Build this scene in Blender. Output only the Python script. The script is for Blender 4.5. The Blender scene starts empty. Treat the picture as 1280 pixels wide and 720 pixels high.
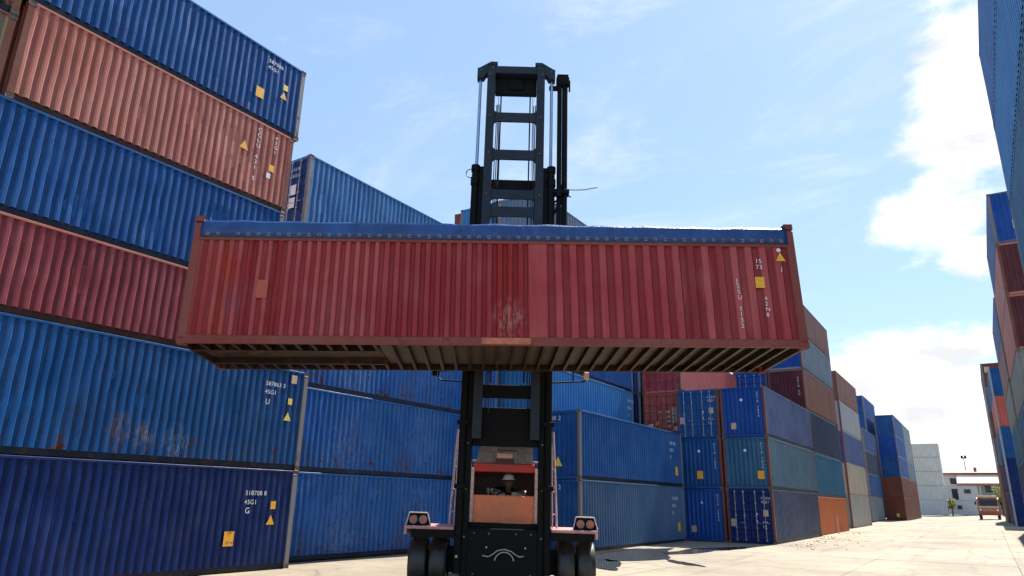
import bpy, bmesh, math, random
from mathutils import Vector, Matrix, noise

# ------------------------------------------------------------------ camera, sky, sun, exposure
S = bpy.context.scene
C = S.collection
YAW, PITCH, ROLL, FPX, CAMH = 0.584190246, 0.29511752, 0.020128985, 870.7558, 1.9948543
R = math.radians

def cam_axes():
    fwd = Vector((-math.sin(YAW)*math.cos(PITCH), math.cos(YAW)*math.cos(PITCH), math.sin(PITCH)))
    right = Vector((math.cos(YAW), math.sin(YAW), 0))
    up = right.cross(fwd)
    r2 = right*math.cos(ROLL) + up*math.sin(ROLL)
    u2 = -right*math.sin(ROLL) + up*math.cos(ROLL)
    return r2, u2, fwd
r2, u2, fw = cam_axes()
cd = bpy.data.cameras.new('camera'); cam = bpy.data.objects.new('camera', cd); C.objects.link(cam)
m = Matrix((r2, u2, -fw)).transposed().to_4x4(); m.translation = (0, 0, CAMH); cam.matrix_world = m
cd.sensor_width = 36; cd.lens = FPX/1280*36; cd.clip_start = 0.1; cd.clip_end = 5000
S.camera = cam
S.view_settings.view_transform = 'Standard'; S.view_settings.look = 'None'
S.view_settings.exposure = 1.16; S.view_settings.gamma = 1; S.view_settings.use_curve_mapping = False
try: S.cycles.max_bounces = 8; S.cycles.diffuse_bounces = 4; S.cycles.glossy_bounces = 4
except Exception: pass

SUN_AZ, SUN_EL = R(5), R(52)         # azimuth clockwise from +Y (the aisle), elevation
sun_dir = Vector((math.sin(SUN_AZ)*math.cos(SUN_EL), math.cos(SUN_AZ)*math.cos(SUN_EL), math.sin(SUN_EL)))
sl = bpy.data.lights.new('sun', 'SUN'); sl.energy = 5.0; sl.angle = R(0.5); sl.color = (1.0, 0.95, 0.87)
sun = bpy.data.objects.new('sun', sl); C.objects.link(sun)
sun.rotation_euler = sun_dir.to_track_quat('Z', 'Y').to_euler()

class NT:
    """tiny node-tree helper"""
    def __init__(s, tree): s.t = tree; s.n = tree.nodes; s.l = tree.links
    def new(s, typ, **kw):
        nd = s.n.new(typ)
        for k, v in kw.items(): setattr(nd, k, v)
        return nd
    def link(s, a, b): s.l.new(a, b)
    def val(s, inp, v):
        if hasattr(v, 'links') or isinstance(v, bpy.types.NodeSocket): s.l.new(v, inp)
        else:
            if isinstance(v, (tuple, list)) and inp.type == 'RGBA' and len(v) == 3: v = (*v, 1)
            inp.default_value = v
    def math(s, op, a, b=0.0, c=None, clamp=False):
        nd = s.new('ShaderNodeMath', operation=op); nd.use_clamp = clamp
        s.val(nd.inputs[0], a); s.val(nd.inputs[1], b)
        if c is not None: s.val(nd.inputs[2], c)
        return nd.outputs[0]
    def vmath(s, op, a, b=None, scale=None):
        nd = s.new('ShaderNodeVectorMath', operation=op); s.val(nd.inputs[0], a)
        if b is not None: s.val(nd.inputs[1], b)
        if scale is not None: s.val(nd.inputs['Scale'], scale)
        return nd.outputs['Value'] if op in ('DOT_PRODUCT', 'LENGTH', 'DISTANCE') else nd.outputs['Vector']
    def mix(s, f, a, b, blend='MIX'):
        nd = s.new('ShaderNodeMix', data_type='RGBA', blend_type=blend)
        s.val(nd.inputs[0], f); s.val(nd.inputs[6], a); s.val(nd.inputs[7], b)
        return nd.outputs[2]
    def noise(s, vec, scale, detail=4, rough=.55, dist=0.0):
        nd = s.new('ShaderNodeTexNoise'); s.l.new(vec, nd.inputs['Vector'])
        nd.inputs['Scale'].default_value = scale; nd.inputs['Detail'].default_value = detail
        nd.inputs['Roughness'].default_value = rough; nd.inputs['Distortion'].default_value = dist
        return nd.outputs[0]
    def step(s, x, a, b):
        nd = s.new('ShaderNodeMapRange', interpolation_type='SMOOTHSTEP'); s.val(nd.inputs[0], x)
        nd.inputs[1].default_value = a; nd.inputs[2].default_value = b
        return nd.outputs[0]
    def sep(s, v):
        nd = s.new('ShaderNodeSeparateXYZ'); s.l.new(v, nd.inputs[0]); return nd.outputs
    def comb(s, x, y, z):
        nd = s.new('ShaderNodeCombineXYZ')
        for i, q in enumerate((x, y, z)): s.val(nd.inputs[i], q)
        return nd.outputs[0]

W = bpy.data.worlds.new('World'); S.world = W; W.use_nodes = True
w = NT(W.node_tree); w.n.clear()
sky = w.new('ShaderNodeTexSky', sky_type='NISHITA'); sky.sun_disc = False
sky.sun_elevation = SUN_EL; sky.sun_rotation = SUN_AZ
sky.air_density = 1.0; sky.dust_density = 0.3; sky.ozone_density = 1.6; sky.altitude = 0
tc = w.new('ShaderNodeTexCoord'); D = w.vmath('NORMALIZE', tc.outputs['Generated'])
x_, y_, z_ = w.sep(D)
zz = w.math('ADD', w.math('MAXIMUM', z_, 0.0), 0.16)
pl = w.comb(w.math('DIVIDE', x_, zz), w.math('DIVIDE', y_, zz), 0.0)      # flat cloud layer seen in perspective
n1 = w.noise(pl, 1.35, 9, .6, .35)
n2 = w.noise(w.vmath('ADD', pl, (7.3, 2.1, 0)), .42, 3, .5)
n3 = w.noise(w.vmath('MULTIPLY', D, (1, 1, 2.0)), 7.0, 8, .62, .2)
def bank(d, r0, r1, k):           # a cloud bank round one direction of the sky
    dd = w.vmath('DISTANCE', w.vmath('MULTIPLY', D, (1, 1, 1.25)), (d[0], d[1], d[2]*1.25))
    return w.math('MULTIPLY', w.math('SUBTRACT', 1.0, w.step(dd, r0, r1)), k)
bk = bank((-.09, .98, .09), .05, .27, .62)
for d, a, b, k in [((.05, .915, .405), .0, .17, .46), ((-.03, .945, .335), .0, .11, .34), ((.06, .87, .50), .0, .16, .46), ((.12, .97, .16), 0, .16, .35),
                   ((-.25, .95, .05), .0, .2, .25), ((.35, .85, .42), .0, .3, .3), ((.6, .7, .2), 0, .4, .3), ((-.75, .3, .2), 0, .4, .25), ((-.2, -.8, .3), 0, .6, .3), ((.035, .955, .285), .0, .055, .42)]:
    bk = w.math('ADD', bk, bank(d, a, b, k))
dens = w.math('ADD', w.math('MULTIPLY', w.math('ADD', w.math('MULTIPLY', n1, .45), w.math('MULTIPLY', n3, .55)), 1.0), w.math('MULTIPLY', w.math('SUBTRACT', n2, .5), .30))
dens = w.math('ADD', w.math('MULTIPLY', w.math('SUBTRACT', dens, .5), 1.9), .5)
cov = w.step(w.math('ADD', dens, bk), .71, .98)
wisp = w.math('MULTIPLY', w.step(w.noise(w.vmath('MULTIPLY', pl, (1, 2.2, 1)), 1.1, 8, .68, .6), .46, .80), w.math('ADD', .45, bank((-.30, .77, .62), .0, .35, .35)))
cov = w.math('MAXIMUM', cov, wisp)
shade = w.noise(w.vmath('MULTIPLY', D, (1, 1, 2.2)), 9.0, 6, .6)
ccol = w.mix(w.step(shade, .36, .58), (4.9, 5.0, 5.2), (7.0, 7.0, 7.0))
skyc = w.mix(.50, sky.outputs[0], (2.9, 4.3, 6.4))                # thin humid veil over the blue
skyc = w.mix(cov, skyc, ccol)
below = w.step(z_, -.05, 0.0)
skyc = w.mix(below, (2.2, 2.1, 1.9), skyc)
bg = w.new('ShaderNodeBackground'); w.link(skyc, bg.inputs[0]); bg.inputs[1].default_value = 0.083
wo = w.new('ShaderNodeOutputWorld'); w.link(bg.outputs[0], wo.inputs[0])

# ------------------------------------------------------------------ materials
MATS = {}
def mat_new(name):
    m = bpy.data.materials.new(name); m.use_nodes = True
    t = NT(m.node_tree); b = t.n['Principled BSDF']
    return m, t, b
def obj_vec(t, spread=50.0):
    tc = t.new('ShaderNodeTexCoord'); oi = t.new('ShaderNodeObjectInfo')
    off = t.math('MULTIPLY', oi.outputs['Random'], spread)
    return t.vmath('ADD', tc.outputs['Object'], t.comb(off, off, off)), tc.outputs['Object'], oi.outputs['Random']

def paint(name, col, fade=None, rust=.25, streak=.35, rough=.48, fadeamt=.5, spec=.22, rustcol=(.13, .045, .02), scr=.2, bands=None, valley_shade=.8, shade_col=None, scuffs=None, rr_=(-.056, -.047), rnl=.30):
    """weathered container paint: fading, rain streaks, rust at the foot, scrapes"""
    if name in MATS: return MATS[name]
    m, t, b = mat_new(name)
    if fade is None: fade = tuple(min(1, c*1.35+.015) for c in col)
    v, raw, rnd = obj_vec(t)
    big = t.noise(v, .55, 4, .6)
    c = t.mix(t.math('MULTIPLY', t.step(big, .3, .7), fadeamt), col, fade)
    if bands:                                                   # panels repainted in fresher colour
        yy = t.sep(raw)[1]
        wob = t.math('MULTIPLY', t.math('SUBTRACT', t.noise(raw, 1.2, 3), .5), .16)
        yy = t.math('ADD', yy, wob)
        for (y0, y1, bc, k) in bands:
            f = t.math('MULTIPLY', t.step(yy, y0-.03, y0+.03), t.math('SUBTRACT', 1.0, t.step(yy, y1-.03, y1+.03)))
            c = t.mix(t.math('MULTIPLY', f, k), c, bc)
    if valley_shade:                                                   # valleys painted darker than the crowns, recess shade put into the colour
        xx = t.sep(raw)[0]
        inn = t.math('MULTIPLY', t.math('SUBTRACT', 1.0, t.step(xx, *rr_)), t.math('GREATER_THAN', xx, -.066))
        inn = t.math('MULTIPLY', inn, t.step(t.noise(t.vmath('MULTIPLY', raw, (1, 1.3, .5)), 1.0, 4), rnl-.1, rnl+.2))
        c = t.mix(t.math('MULTIPLY', inn, valley_shade), c, shade_col or tuple(q*.5 for q in col))
    st = t.noise(t.vmath('MULTIPLY', v, (5, 5, .28)), 1.6, 5, .65)
    c = t.mix(t.math('MULTIPLY', t.step(st, .52, .72), streak), c, tuple(q*.42+.004 for q in col))
    st2 = t.noise(t.vmath('MULTIPLY', v, (8, 8, .5)), 1.3, 5, .7)
    c = t.mix(t.math('MULTIPLY', t.step(st2, .55, .75), streak*.9), c, tuple(min(1, q*1.2+.06) for q in fade))
    oz = t.sep(raw)[2]
    low = t.math('SUBTRACT', 1.0, t.step(oz, .15, 1.3))
    rn = t.noise(v, 3.2, 9, .72, .3)
    thr = t.math('ADD', rn, t.math('MULTIPLY', low, .10))
    rf = t.math('MULTIPLY', t.step(thr, .70-.1*rust, .745-.1*rust), min(1, rust*2.2))
    rc = t.mix(t.noise(v, 14, 4), rustcol, tuple(q*.4 for q in rustcol))
    c = t.mix(rf, c, rc)
    if scuffs:                                                  # places where lashings and other boxes have rubbed
        for (sy, sz, sr, k, scol) in scuffs:
            dd = t.vmath('LENGTH', t.vmath('MULTIPLY', t.vmath('SUBTRACT', raw, (0, sy, sz)), (0, 1, .8)))
            f = t.math('MULTIPLY', t.math('SUBTRACT', 1.0, t.step(dd, sr*.2, sr)), t.step(t.noise(t.vmath('MULTIPLY', raw, (3, 5, 1.6)), 2.6, 8, .75), .47, .56))
            c = t.mix(t.math('MULTIPLY', f, k), c, scol)
    sc = t.noise(t.vmath('MULTIPLY', v, (1, 9, 4)), 2.3, 6, .75)
    c = t.mix(t.math('MULTIPLY', t.step(sc, .70, .74), scr), c, (.5, .5, .48))
    dust = t.noise(v, 1.1, 6, .7)
    c = t.mix(t.math('MULTIPLY', t.step(dust, .4, .75), .05), c, (.26, .23, .19))
    t.val(b.inputs['Base Color'], c)
    ro = t.math('ADD', rough, t.math('MULTIPLY', t.math('SUBTRACT', rn, .5), .5))
    ro = t.math('ADD', ro, t.math('MULTIPLY', rf, .3)); t.val(b.inputs['Roughness'], ro)
    b.inputs['Specular IOR Level'].default_value = spec
    bp = t.new('ShaderNodeBump'); bp.inputs['Strength'].default_value = .25; bp.inputs['Distance'].default_value = .02
    h = t.math('ADD', t.noise(v, 2.2, 3), t.math('MULTIPLY', rn, .25)); t.link(h, bp.inputs['Height']); t.link(bp.outputs[0], b.inputs['Normal'])
    MATS[name] = m; return m

def plain(name, col, rough=.5, metal=0.0, var=.25, scale=4.0, spec=.5, emit=None):
    if name in MATS: return MATS[name]
    m, t, b = mat_new(name); v, raw, rnd = obj_vec(t)
    n = t.noise(v, scale, 6, .65)
    c = t.mix(t.step(n, .3, .7), tuple(q*(1-var) for q in col), tuple(min(1, q*(1+var)) for q in col))
    t.val(b.inputs['Base Color'], c)
    t.val(b.inputs['Roughness'], t.math('ADD', rough, t.math('MULTIPLY', t.math('SUBTRACT', n, .5), .35)))
    b.inputs['Metallic'].default_value = metal; b.inputs['Specular IOR Level'].default_value = spec
    MATS[name] = m; return m

BLUES = {
 'blue_deep':  ((.005, .065, .240), (.016, .115, .335)),
 'blue_royal': ((.006, .058, .285), (.015, .095, .360)),
 'blue_mid':   ((.006, .070, .260), (.022, .125, .350)),
 'blue_light': ((.030, .170, .400), (.060, .235, .470)),
 'blue_teal':  ((.007, .072, .235), (.025, .125, .310)),
 'navy':       ((.002, .018, .115), (.006, .040, .175)),
 'navy_grey':  ((.018, .038, .095), (.045, .075, .150)),
}
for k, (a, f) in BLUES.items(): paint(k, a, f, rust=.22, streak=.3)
paint('blue_scraped', (.004, .068, .235), (.014, .120, .335), rust=.5, streak=.45, scr=.5, scuffs=[(6.7, .7, .45, .6, (.22, .15, .11)), (7.3, .6, .4, .55, (.28, .20, .15)), (5.8, 1.0, .6, .6, (.03, .03, .03)), (8.2, .5, .5, .5, (.25, .28, .30)), (10.2, .35, .4, .6, (.03, .03, .03))])
paint('blue_worn', (.009, .10, .36), (.04, .18, .48), rust=.45, streak=.6, scr=.7, scuffs=[(3.0, .8, 1.4, .22, (.26, .33, .45)), (7.0, 1.6, 1.8, .18, (.22, .31, .45)), (1.3, .5, .5, .7, (.06, .04, .03)), (6.0, .4, .7, .6, (.10, .06, .04))])
paint('steel_blue', (.10, .15, .22), (.20, .26, .33), rust=.25)
paint('teal', (.018, .095, .21), (.05, .18, .27), rust=.3)
paint('teal_bright', (.010, .12, .24), (.035, .17, .31), rust=.25)
paint('pink_faded', (.43, .145, .11), (.54, .24, .19), rust=.18, streak=.22, rustcol=(.16, .05, .03))
paint('maroon', (.22, .035, .048), (.34, .09, .10), rust=.15, streak=.25)
paint('maroon_dark', (.085, .018, .025), (.14, .035, .04), rust=.2)
paint('brown', (.15, .045, .03), (.22, .085, .06), rust=.3)
paint('brown_red', (.46, .10, .075), (.54, .17, .13), rust=.3)
paint('salmon', (.64, .15, .11), (.70, .22, .17), rust=.12, streak=.25)
paint('orange', (.52, .14, .045), (.55, .22, .10), rust=.3)
paint('grey_blue', (.16, .22, .28), (.28, .33, .37), rust=.25)
paint('beige', (.38, .34, .27), (.50, .46, .38), rust=.25)
paint('grey', (.30, .31, .31), (.42, .42, .41), rust=.3)
paint('white', (.62, .63, .60), (.72, .72, .68), rust=.28, streak=.3)
paint('khaki_rust', (.24, .20, .13), (.32, .26, .17), rust=.7)
paint('rust_frame', (.20, .075, .04), (.28, .13, .08), rust=.8)
paint('post_grey', (.17, .16, .16), (.26, .25, .24), rust=.55, rustcol=(.20, .08, .04))
paint('rail_dark', (.012, .022, .045), (.025, .04, .07), rust=.3)
paint('rail_brown', (.055, .020, .016), (.08, .035, .03), rust=.3)
paint('post_brown', (.17, .055, .035), (.25, .10, .07), rust=.5)
paint('held_red', (.34, .038, .044), (.44, .10, .095), rust=.10, scuffs=[(6.35, .55, .45, .5, (.50, .26, .23)), (1.0, .95, .5, .5, (.16, .06, .10)), (.8, 1.6, .6, .5, (.42, .03, .01)), (9.9, .9, .7, .35, (.12, .02, .03)), (3.0, .35, .9, .3, (.14, .05, .05))], valley_shade=.75, shade_col=(.19, .012, .014), rr_=(-.038, -.018), rnl=.25, streak=.30, rough=.46, scr=.1, fadeamt=.8,
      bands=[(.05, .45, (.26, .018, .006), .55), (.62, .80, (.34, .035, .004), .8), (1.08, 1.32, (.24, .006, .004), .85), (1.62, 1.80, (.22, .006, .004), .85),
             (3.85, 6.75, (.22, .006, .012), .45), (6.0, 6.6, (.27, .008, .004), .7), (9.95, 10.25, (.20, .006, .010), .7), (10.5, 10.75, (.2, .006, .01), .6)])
paint('held_rail', (.20, .045, .032), (.26, .085, .06), rust=.25, streak=.2)
paint('held_under', (.020, .012, .009), (.040, .026, .017), rust=.6)
paint('patch_red', (.42, .085, .05), (.46, .13, .08), rust=.05, streak=.1)
plain('primer_orange', (.50, .14, .07), .5)
plain('floor_wood', (.085, .062, .042), .7, var=.35, scale=2)
plain('casting', (.14, .10, .08), .6, var=.5, scale=12)
plain('steel_rod', (.36, .38, .41), .45, metal=.3)
plain('mark_white', (.75, .76, .78), .6, var=.2, scale=20)
plain('mark_amber', (.85, .42, .03), .5, var=.15, scale=20)
plain('mark_yellow', (.80, .62, .10), .5, var=.2, scale=20)
plain('mark_tan', (.58, .42, .30), .6, var=.2, scale=20)
plain('mark_red', (.55, .05, .08), .6, var=.2, scale=20)
plain('mark_black', (.02, .02, .02), .6)
plain('mast_skylit', (.014, .021, .034), .5, var=.3, scale=3, spec=.3)  # mast black lifted to slate: sky reflection put into the colour
plain('mast_black', (.003, .003, .0035), .6, var=.4, scale=3, spec=.15)
plain('chrome', (.35, .45, .55), .18, metal=.9, var=.1)
plain('rubber', (.022, .020, .019), .42, var=.5, scale=9)
plain('hose', (.02, .02, .022), .5)
plain('hose_pale', (.35, .32, .27), .5)
plain('machine_red', (.50, .030, .015), .45, var=.2)
plain('machine_orange', (.98, .26, .10), .45, var=.12, scale=6)
plain('cab_dark_red', (.075, .008, .006), .5, var=.4)
plain('guard_grey', (.20, .20, .21), .5, var=.3)
plain('fender_pink', (.50, .25, .24), .45, var=.25)
plain('rail_pink', (.62, .45, .40), .5, var=.3, scale=14)
plain('lens', (.45, .10, .07), .15)
plain('lens_clear', (.8, .8, .78), .1)
plain('skin', (.16, .075, .045), .5)
plain('shirt', (.55, .54, .52), .8)
plain('hardhat', (.72, .70, .68), .35, var=.05)
plain('glass_dark', (.015, .02, .025), .08)
plain('wall_white', (.46, .47, .47), .8, var=.12)
plain('wall_grey', (.33, .33, .34), .8, var=.15)
plain('roof_beige', (.62, .52, .40), .7, var=.12)
plain('roof_red', (.30, .10, .06), .7, var=.3)
plain('truck_orange', (.38, .12, .045), .4, var=.25)
plain('truck_red', (.33, .06, .03), .4, var=.25)
plain('truck_cream', (.60, .52, .40), .5, var=.2)
plain('leaf', (.075, .13, .025), .6, var=.5, scale=2)
plain('leaf_pale', (.26, .28, .04), .6, var=.4, scale=2)
plain('bark', (.10, .075, .05), .9)
plain('stone', (.46, .38, .27), .9, var=.4, scale=8)

def tarp_mat():
    m, t, b = mat_new('tarp'); v, raw, rnd = obj_vec(t)
    n = t.noise(v, 1.4, 6, .65, .5); dg = t.noise(t.vmath('MULTIPLY', v, (1, 3.2, 1.5)), 1.8, 5, .7, 1.2)
    c = t.mix(t.step(n, .35, .7), (.006, .040, .165), (.012, .072, .255))
    c = t.mix(t.math('MULTIPLY', t.step(dg, .55, .72), .35), c, (.05, .16, .36))
    c = t.mix(t.math('MULTIPLY', t.step(t.noise(v, 1.9, 8, .8), .66, .72), .6), c, (.10, .035, .05))
    t.val(b.inputs['Base Color'], c); b.inputs['Roughness'].default_value = .38
    bp = t.new('ShaderNodeBump'); bp.inputs['Strength'].default_value = .5; bp.inputs['Distance'].default_value = .03
    t.link(t.math('ADD', dg, t.math('MULTIPLY', n, .5)), bp.inputs['Height']); t.link(bp.outputs[0], b.inputs['Normal'])
    MATS['tarp'] = m
tarp_mat()

def ground_mat(name, base, joint=False):
    m, t, b = mat_new(name)
    g = t.new('ShaderNodeNewGeometry'); P = g.outputs['Position']
    oi = t.new('ShaderNodeObjectInfo')
    n = t.noise(P, .18, 6, .6, .4); f = t.noise(P, 2.4, 8, .7); ff = t.noise(P, 22, 4, .7)
    c = t.mix(t.step(n, .3, .7), tuple(q*.72 for q in base), tuple(min(1, q*1.18) for q in base))
    c = t.mix(t.math('MULTIPLY', t.step(f, .45, .72), .40), c, (base[0]*.62, base[1]*.58, base[2]*.52))
    c = t.mix(t.math('MULTIPLY', t.step(ff, .5, .8), .25), c, tuple(q*.6 for q in base))
    # tyre tracks and drag marks along the aisle
    tr = t.noise(t.vmath('MULTIPLY', P, (1.1, .06, 1)), 1.5, 5, .65, .5)
    c = t.mix(t.math('MULTIPLY', t.step(tr, .52, .68), .5), c, (base[0]*.48, base[1]*.46, base[2]*.44))
    oil = t.noise(P, .55, 3, .5, .6)
    c = t.mix(t.math('MULTIPLY', t.step(oil, .66, .74), .6), c, (.09, .08, .07))
    # sandy silt
    s = t.noise(P, .35, 5, .65, .8)
    c = t.mix(t.math('MULTIPLY', t.step(s, .52, .66), .5), c, (.36, .27, .16))
    # cracks
    vo = t.new('ShaderNodeTexVoronoi', feature='DISTANCE_TO_EDGE'); vo.inputs['Scale'].default_value = .32
    t.link(t.vmath('ADD', P, t.vmath('SCALE', t.comb(f, n, 0.0), scale=1.2)), vo.inputs['Vector'])
    cr = t.math('SUBTRACT', 1.0, t.step(vo.outputs['Distance'], .004, .012))
    cr = t.math('MULTIPLY', cr, t.step(t.noise(P, .25, 2), .48, .56))
    c = t.mix(t.math('MULTIPLY', cr, .55), c, (.10, .085, .07))
    tint = t.math('ADD', .94, t.math('MULTIPLY', oi.outputs['Random'], .12))
    c = t.vmath('SCALE', c, scale=tint)
    t.val(b.inputs['Base Color'], c)
    t.val(b.inputs['Roughness'], t.math('ADD', .72, t.math('MULTIPLY', f, .2)))
    bp = t.new('ShaderNodeBump'); bp.inputs['Strength'].default_value = .5; bp.inputs['Distance'].default_value = .03
    t.link(t.math('ADD', t.math('MULTIPLY', f, .6), t.math('SUBTRACT', ff, cr)), bp.inputs['Height']); t.link(bp.outputs[0], b.inputs['Normal'])
    MATS[name] = m
ground_mat('concrete', (.275, .228, .160)); ground_mat('yard', (.25, .205, .145))
m, t, b = mat_new('water'); b.inputs['Roughness'].default_value = .04
g = t.new('ShaderNodeNewGeometry'); n = t.noise(g.outputs['Position'], 1.4, 3)
t.val(b.inputs['Base Color'], t.mix(n, (.035, .035, .03), (.10, .09, .07)))
bp = t.new('ShaderNodeBump'); bp.inputs['Strength'].default_value = .04; bp.inputs['Distance'].default_value = .01
t.link(t.noise(g.outputs['Position'], 5, 2), bp.inputs['Height']); t.link(bp.outputs[0], b.inputs['Normal']); MATS['water'] = m

# ------------------------------------------------------------------ mesh helpers
def link(name, me, parent=None, mat=None):
    o = bpy.data.objects.new(name, me); C.objects.link(o)
    if parent is not None: o.parent = parent
    if mat is not None:
        if len(me.materials) == 0: me.materials.append(None)
        o.material_slots[0].link = 'OBJECT'; o.material_slots[0].material = MATS[mat]
    return o
def empty(name, loc, rz, label, cat, group=None):
    o = bpy.data.objects.new(name, None); C.objects.link(o); o.location = loc; o.rotation_euler = (0, 0, rz)
    o.empty_display_size = .3
    o['label'] = label; o['category'] = cat
    if group: o['group'] = group
    return o
def tag(o, label, cat, group=None):
    o['label'] = label; o['category'] = cat
    if group: o['group'] = group
class MB:
    def __init__(s): s.bm = bmesh.new()
    def box(s, x0, x1, y0, y1, z0, z1, bevel=0.0):
        r = bmesh.ops.create_cube(s.bm, size=1, matrix=Matrix.Translation(((x0+x1)/2, (y0+y1)/2, (z0+z1)/2)) @ Matrix.Diagonal((x1-x0, y1-y0, z1-z0, 1)))
        if bevel:
            es = list({e for v in r['verts'] for e in v.link_edges})
            bmesh.ops.bevel(s.bm, geom=es, offset=bevel, segments=1, affect='EDGES')
        return s
    def tube(s, a, b, r, r2=None, n=10):
        a = Vector(a); b = Vector(b); d = b-a
        mt = Matrix.Translation((a+b)/2) @ d.to_track_quat('Z', 'Y').to_matrix().to_4x4()
        bmesh.ops.create_cone(s.bm, cap_ends=True, segments=n, radius1=r, radius2=r if r2 is None else r2, depth=d.length, matrix=mt); return s
    def path(s, pts, r, n=8):
        for a, b in zip(pts[:-1], pts[1:]): s.tube(a, b, r, n=n)
        return s
    def torus(s, c, axis, R_, r, n=16, k=6):
        q = Vector(axis).to_track_quat('Z', 'Y').to_matrix(); c = Vector(c); vs = []
        for i in range(n):
            a = 2*math.pi*i/n; row = []
            for j in range(k):
                bb = 2*math.pi*j/k; p = Vector(((R_+r*math.cos(bb))*math.cos(a), (R_+r*math.cos(bb))*math.sin(a), r*math.sin(bb)))
                row.append(s.bm.verts.new(c+q@p))
            vs.append(row)
        for i in range(n):
            for j in range(k): s.bm.faces.new((vs[i][j], vs[(i+1) % n][j], vs[(i+1) % n][(j+1) % k], vs[i][(j+1) % k]))
        return s
    def prism(s, poly, axis, a0, a1):
        """extrude a 2-D polygon along one axis ('x','y','z')"""
        def P(u, v, w_): return {'x': (w_, u, v), 'y': (u, w_, v), 'z': (u, v, w_)}[axis]
        A = [s.bm.verts.new(P(u, v, a0)) for u, v in poly]; B = [s.bm.verts.new(P(u, v, a1)) for u, v in poly]
        n = len(poly); s.bm.faces.new(A); s.bm.faces.new(B[::-1])
        for i in range(n): s.bm.faces.new((A[i], B[i], B[(i+1) % n], A[(i+1) % n]))
        return s
    def mesh(s, name, smooth=False):
        bmesh.ops.recalc_face_normals(s.bm, faces=s.bm.faces)
        me = bpy.data.meshes.new(name); s.bm.to_mesh(me); s.bm.free()
        if smooth:
            for p in me.polygons: p.use_smooth = True
            me.shade_auto = None if False else None
        return me
def part(name, mb, parent, mat, smooth=False):
    return link(name, mb.mesh(name) if not smooth else smooth_mesh(mb, name), parent, mat)
def smooth_mesh(mb, name):
    me = mb.mesh(name)
    for p in me.polygons: p.use_smooth = True
    if hasattr(me, 'set_sharp_from_angle'): me.set_sharp_from_angle(angle=R(40))
    return me

# ------------------------------------------------------------------ the ground
def sstep(a, b, x):
    t = max(0, min(1, (x-a)/(b-a))); return t*t*(3-2*t)
def G(x, y):
    return .004*max(0, y-25) + .42*sstep(-8, 1, x)*sstep(45, 75, y)
xs = [-1500, -600, -200, -80, -40] + [-30+i*2.5 for i in range(22)] + [40, 80, 200, 600, 1500]
ys = [-800, -200, -60] + [-20+i*4 for i in range(52)] + [230, 300, 500, 1200, 2500]
me = bpy.data.meshes.new('ground')
me.from_pydata([(x, y, G(x, min(y, 200))-.03) for y in ys for x in xs], [], [(j*len(xs)+i, j*len(xs)+i+1, (j+1)*len(xs)+i+1, (j+1)*len(xs)+i) for j in range(len(ys)-1) for i in range(len(xs)-1)])
ground = link('ground', me, None, 'yard'); ground['kind'] = 'structure'
# cast concrete slabs of the aisle, joints left open between them
rnd = random.Random(4)
SX, SY = 4.6, 5.2
for i in range(-4, 3):
    for j in range(2, 21):
        x0 = i*SX+.6; y0 = j*SY+1.2; x1 = x0+SX-.014; y1 = y0+SY-.014
        dz = rnd.uniform(-.005, .005); bm = bmesh.new()
        pts = [(x0, y0), (x1, y0), (x1, y1), (x0, y1)]
        top = [bm.verts.new((x-x0, y-y0, G(x, y)+dz)) for x, y in pts]; bot = [bm.verts.new((v.co.x, v.co.y, v.co.z-.12)) for v in top]
        f = bm.faces.new(top)
        for k in range(4): bm.faces.new((top[k], bot[k], bot[(k+1) % 4], top[(k+1) % 4]))
        bmesh.ops.bevel(bm, geom=[e for e in f.edges], offset=.008, segments=1, affect='EDGES')
        bmesh.ops.recalc_face_normals(bm, faces=bm.faces)
        me = bpy.data.meshes.new('concrete_slab'); bm.to_mesh(me); bm.free()
        o = link('concrete_slab', me, ground, 'concrete'); o.location = (x0, y0, 0)
def puddle(cx, cy, a, b_, ang, seed, dz=.012):
    bm = bmesh.new(); n = 56; rr = random.Random(seed); ph = [rr.uniform(0, 6.28) for _ in range(6)]
    vs = []
    for i in range(n):
        t_ = 2*math.pi*i/n; r = 1+.22*math.sin(2*t_+ph[0])+.16*math.sin(3*t_+ph[1])+.10*math.sin(5*t_+ph[2])+.06*math.sin(9*t_+ph[3])+.04*math.sin(14*t_+ph[4])
        px, py = a*r*math.cos(t_), b_*r*math.sin(t_)
        X = cx+px*math.cos(ang)-py*math.sin(ang); Y = cy+px*math.sin(ang)+py*math.cos(ang)
        vs.append(bm.verts.new((X, Y, G(X, Y)+dz)))
    bm.faces.new(vs); bmesh.ops.triangulate(bm, faces=bm.faces)
    me = bpy.data.meshes.new('puddle'); bm.to_mesh(me); bm.free()
    o = link('puddle', me, None, 'water'); o['kind'] = 'structure'
    if me.polygons[0].normal.z < 0: me.flip_normals()
puddle(-12.4, 27.3, 1.5, 4.6, R(6), 3); puddle(-11.0, 22.6, .45, 2.4, R(30), 8); puddle(-10.7, 32.2, .8, 3.2, R(-12), 5)
puddle(-9.2, 25.0, .3, 1.3, R(40), 11)

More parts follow.
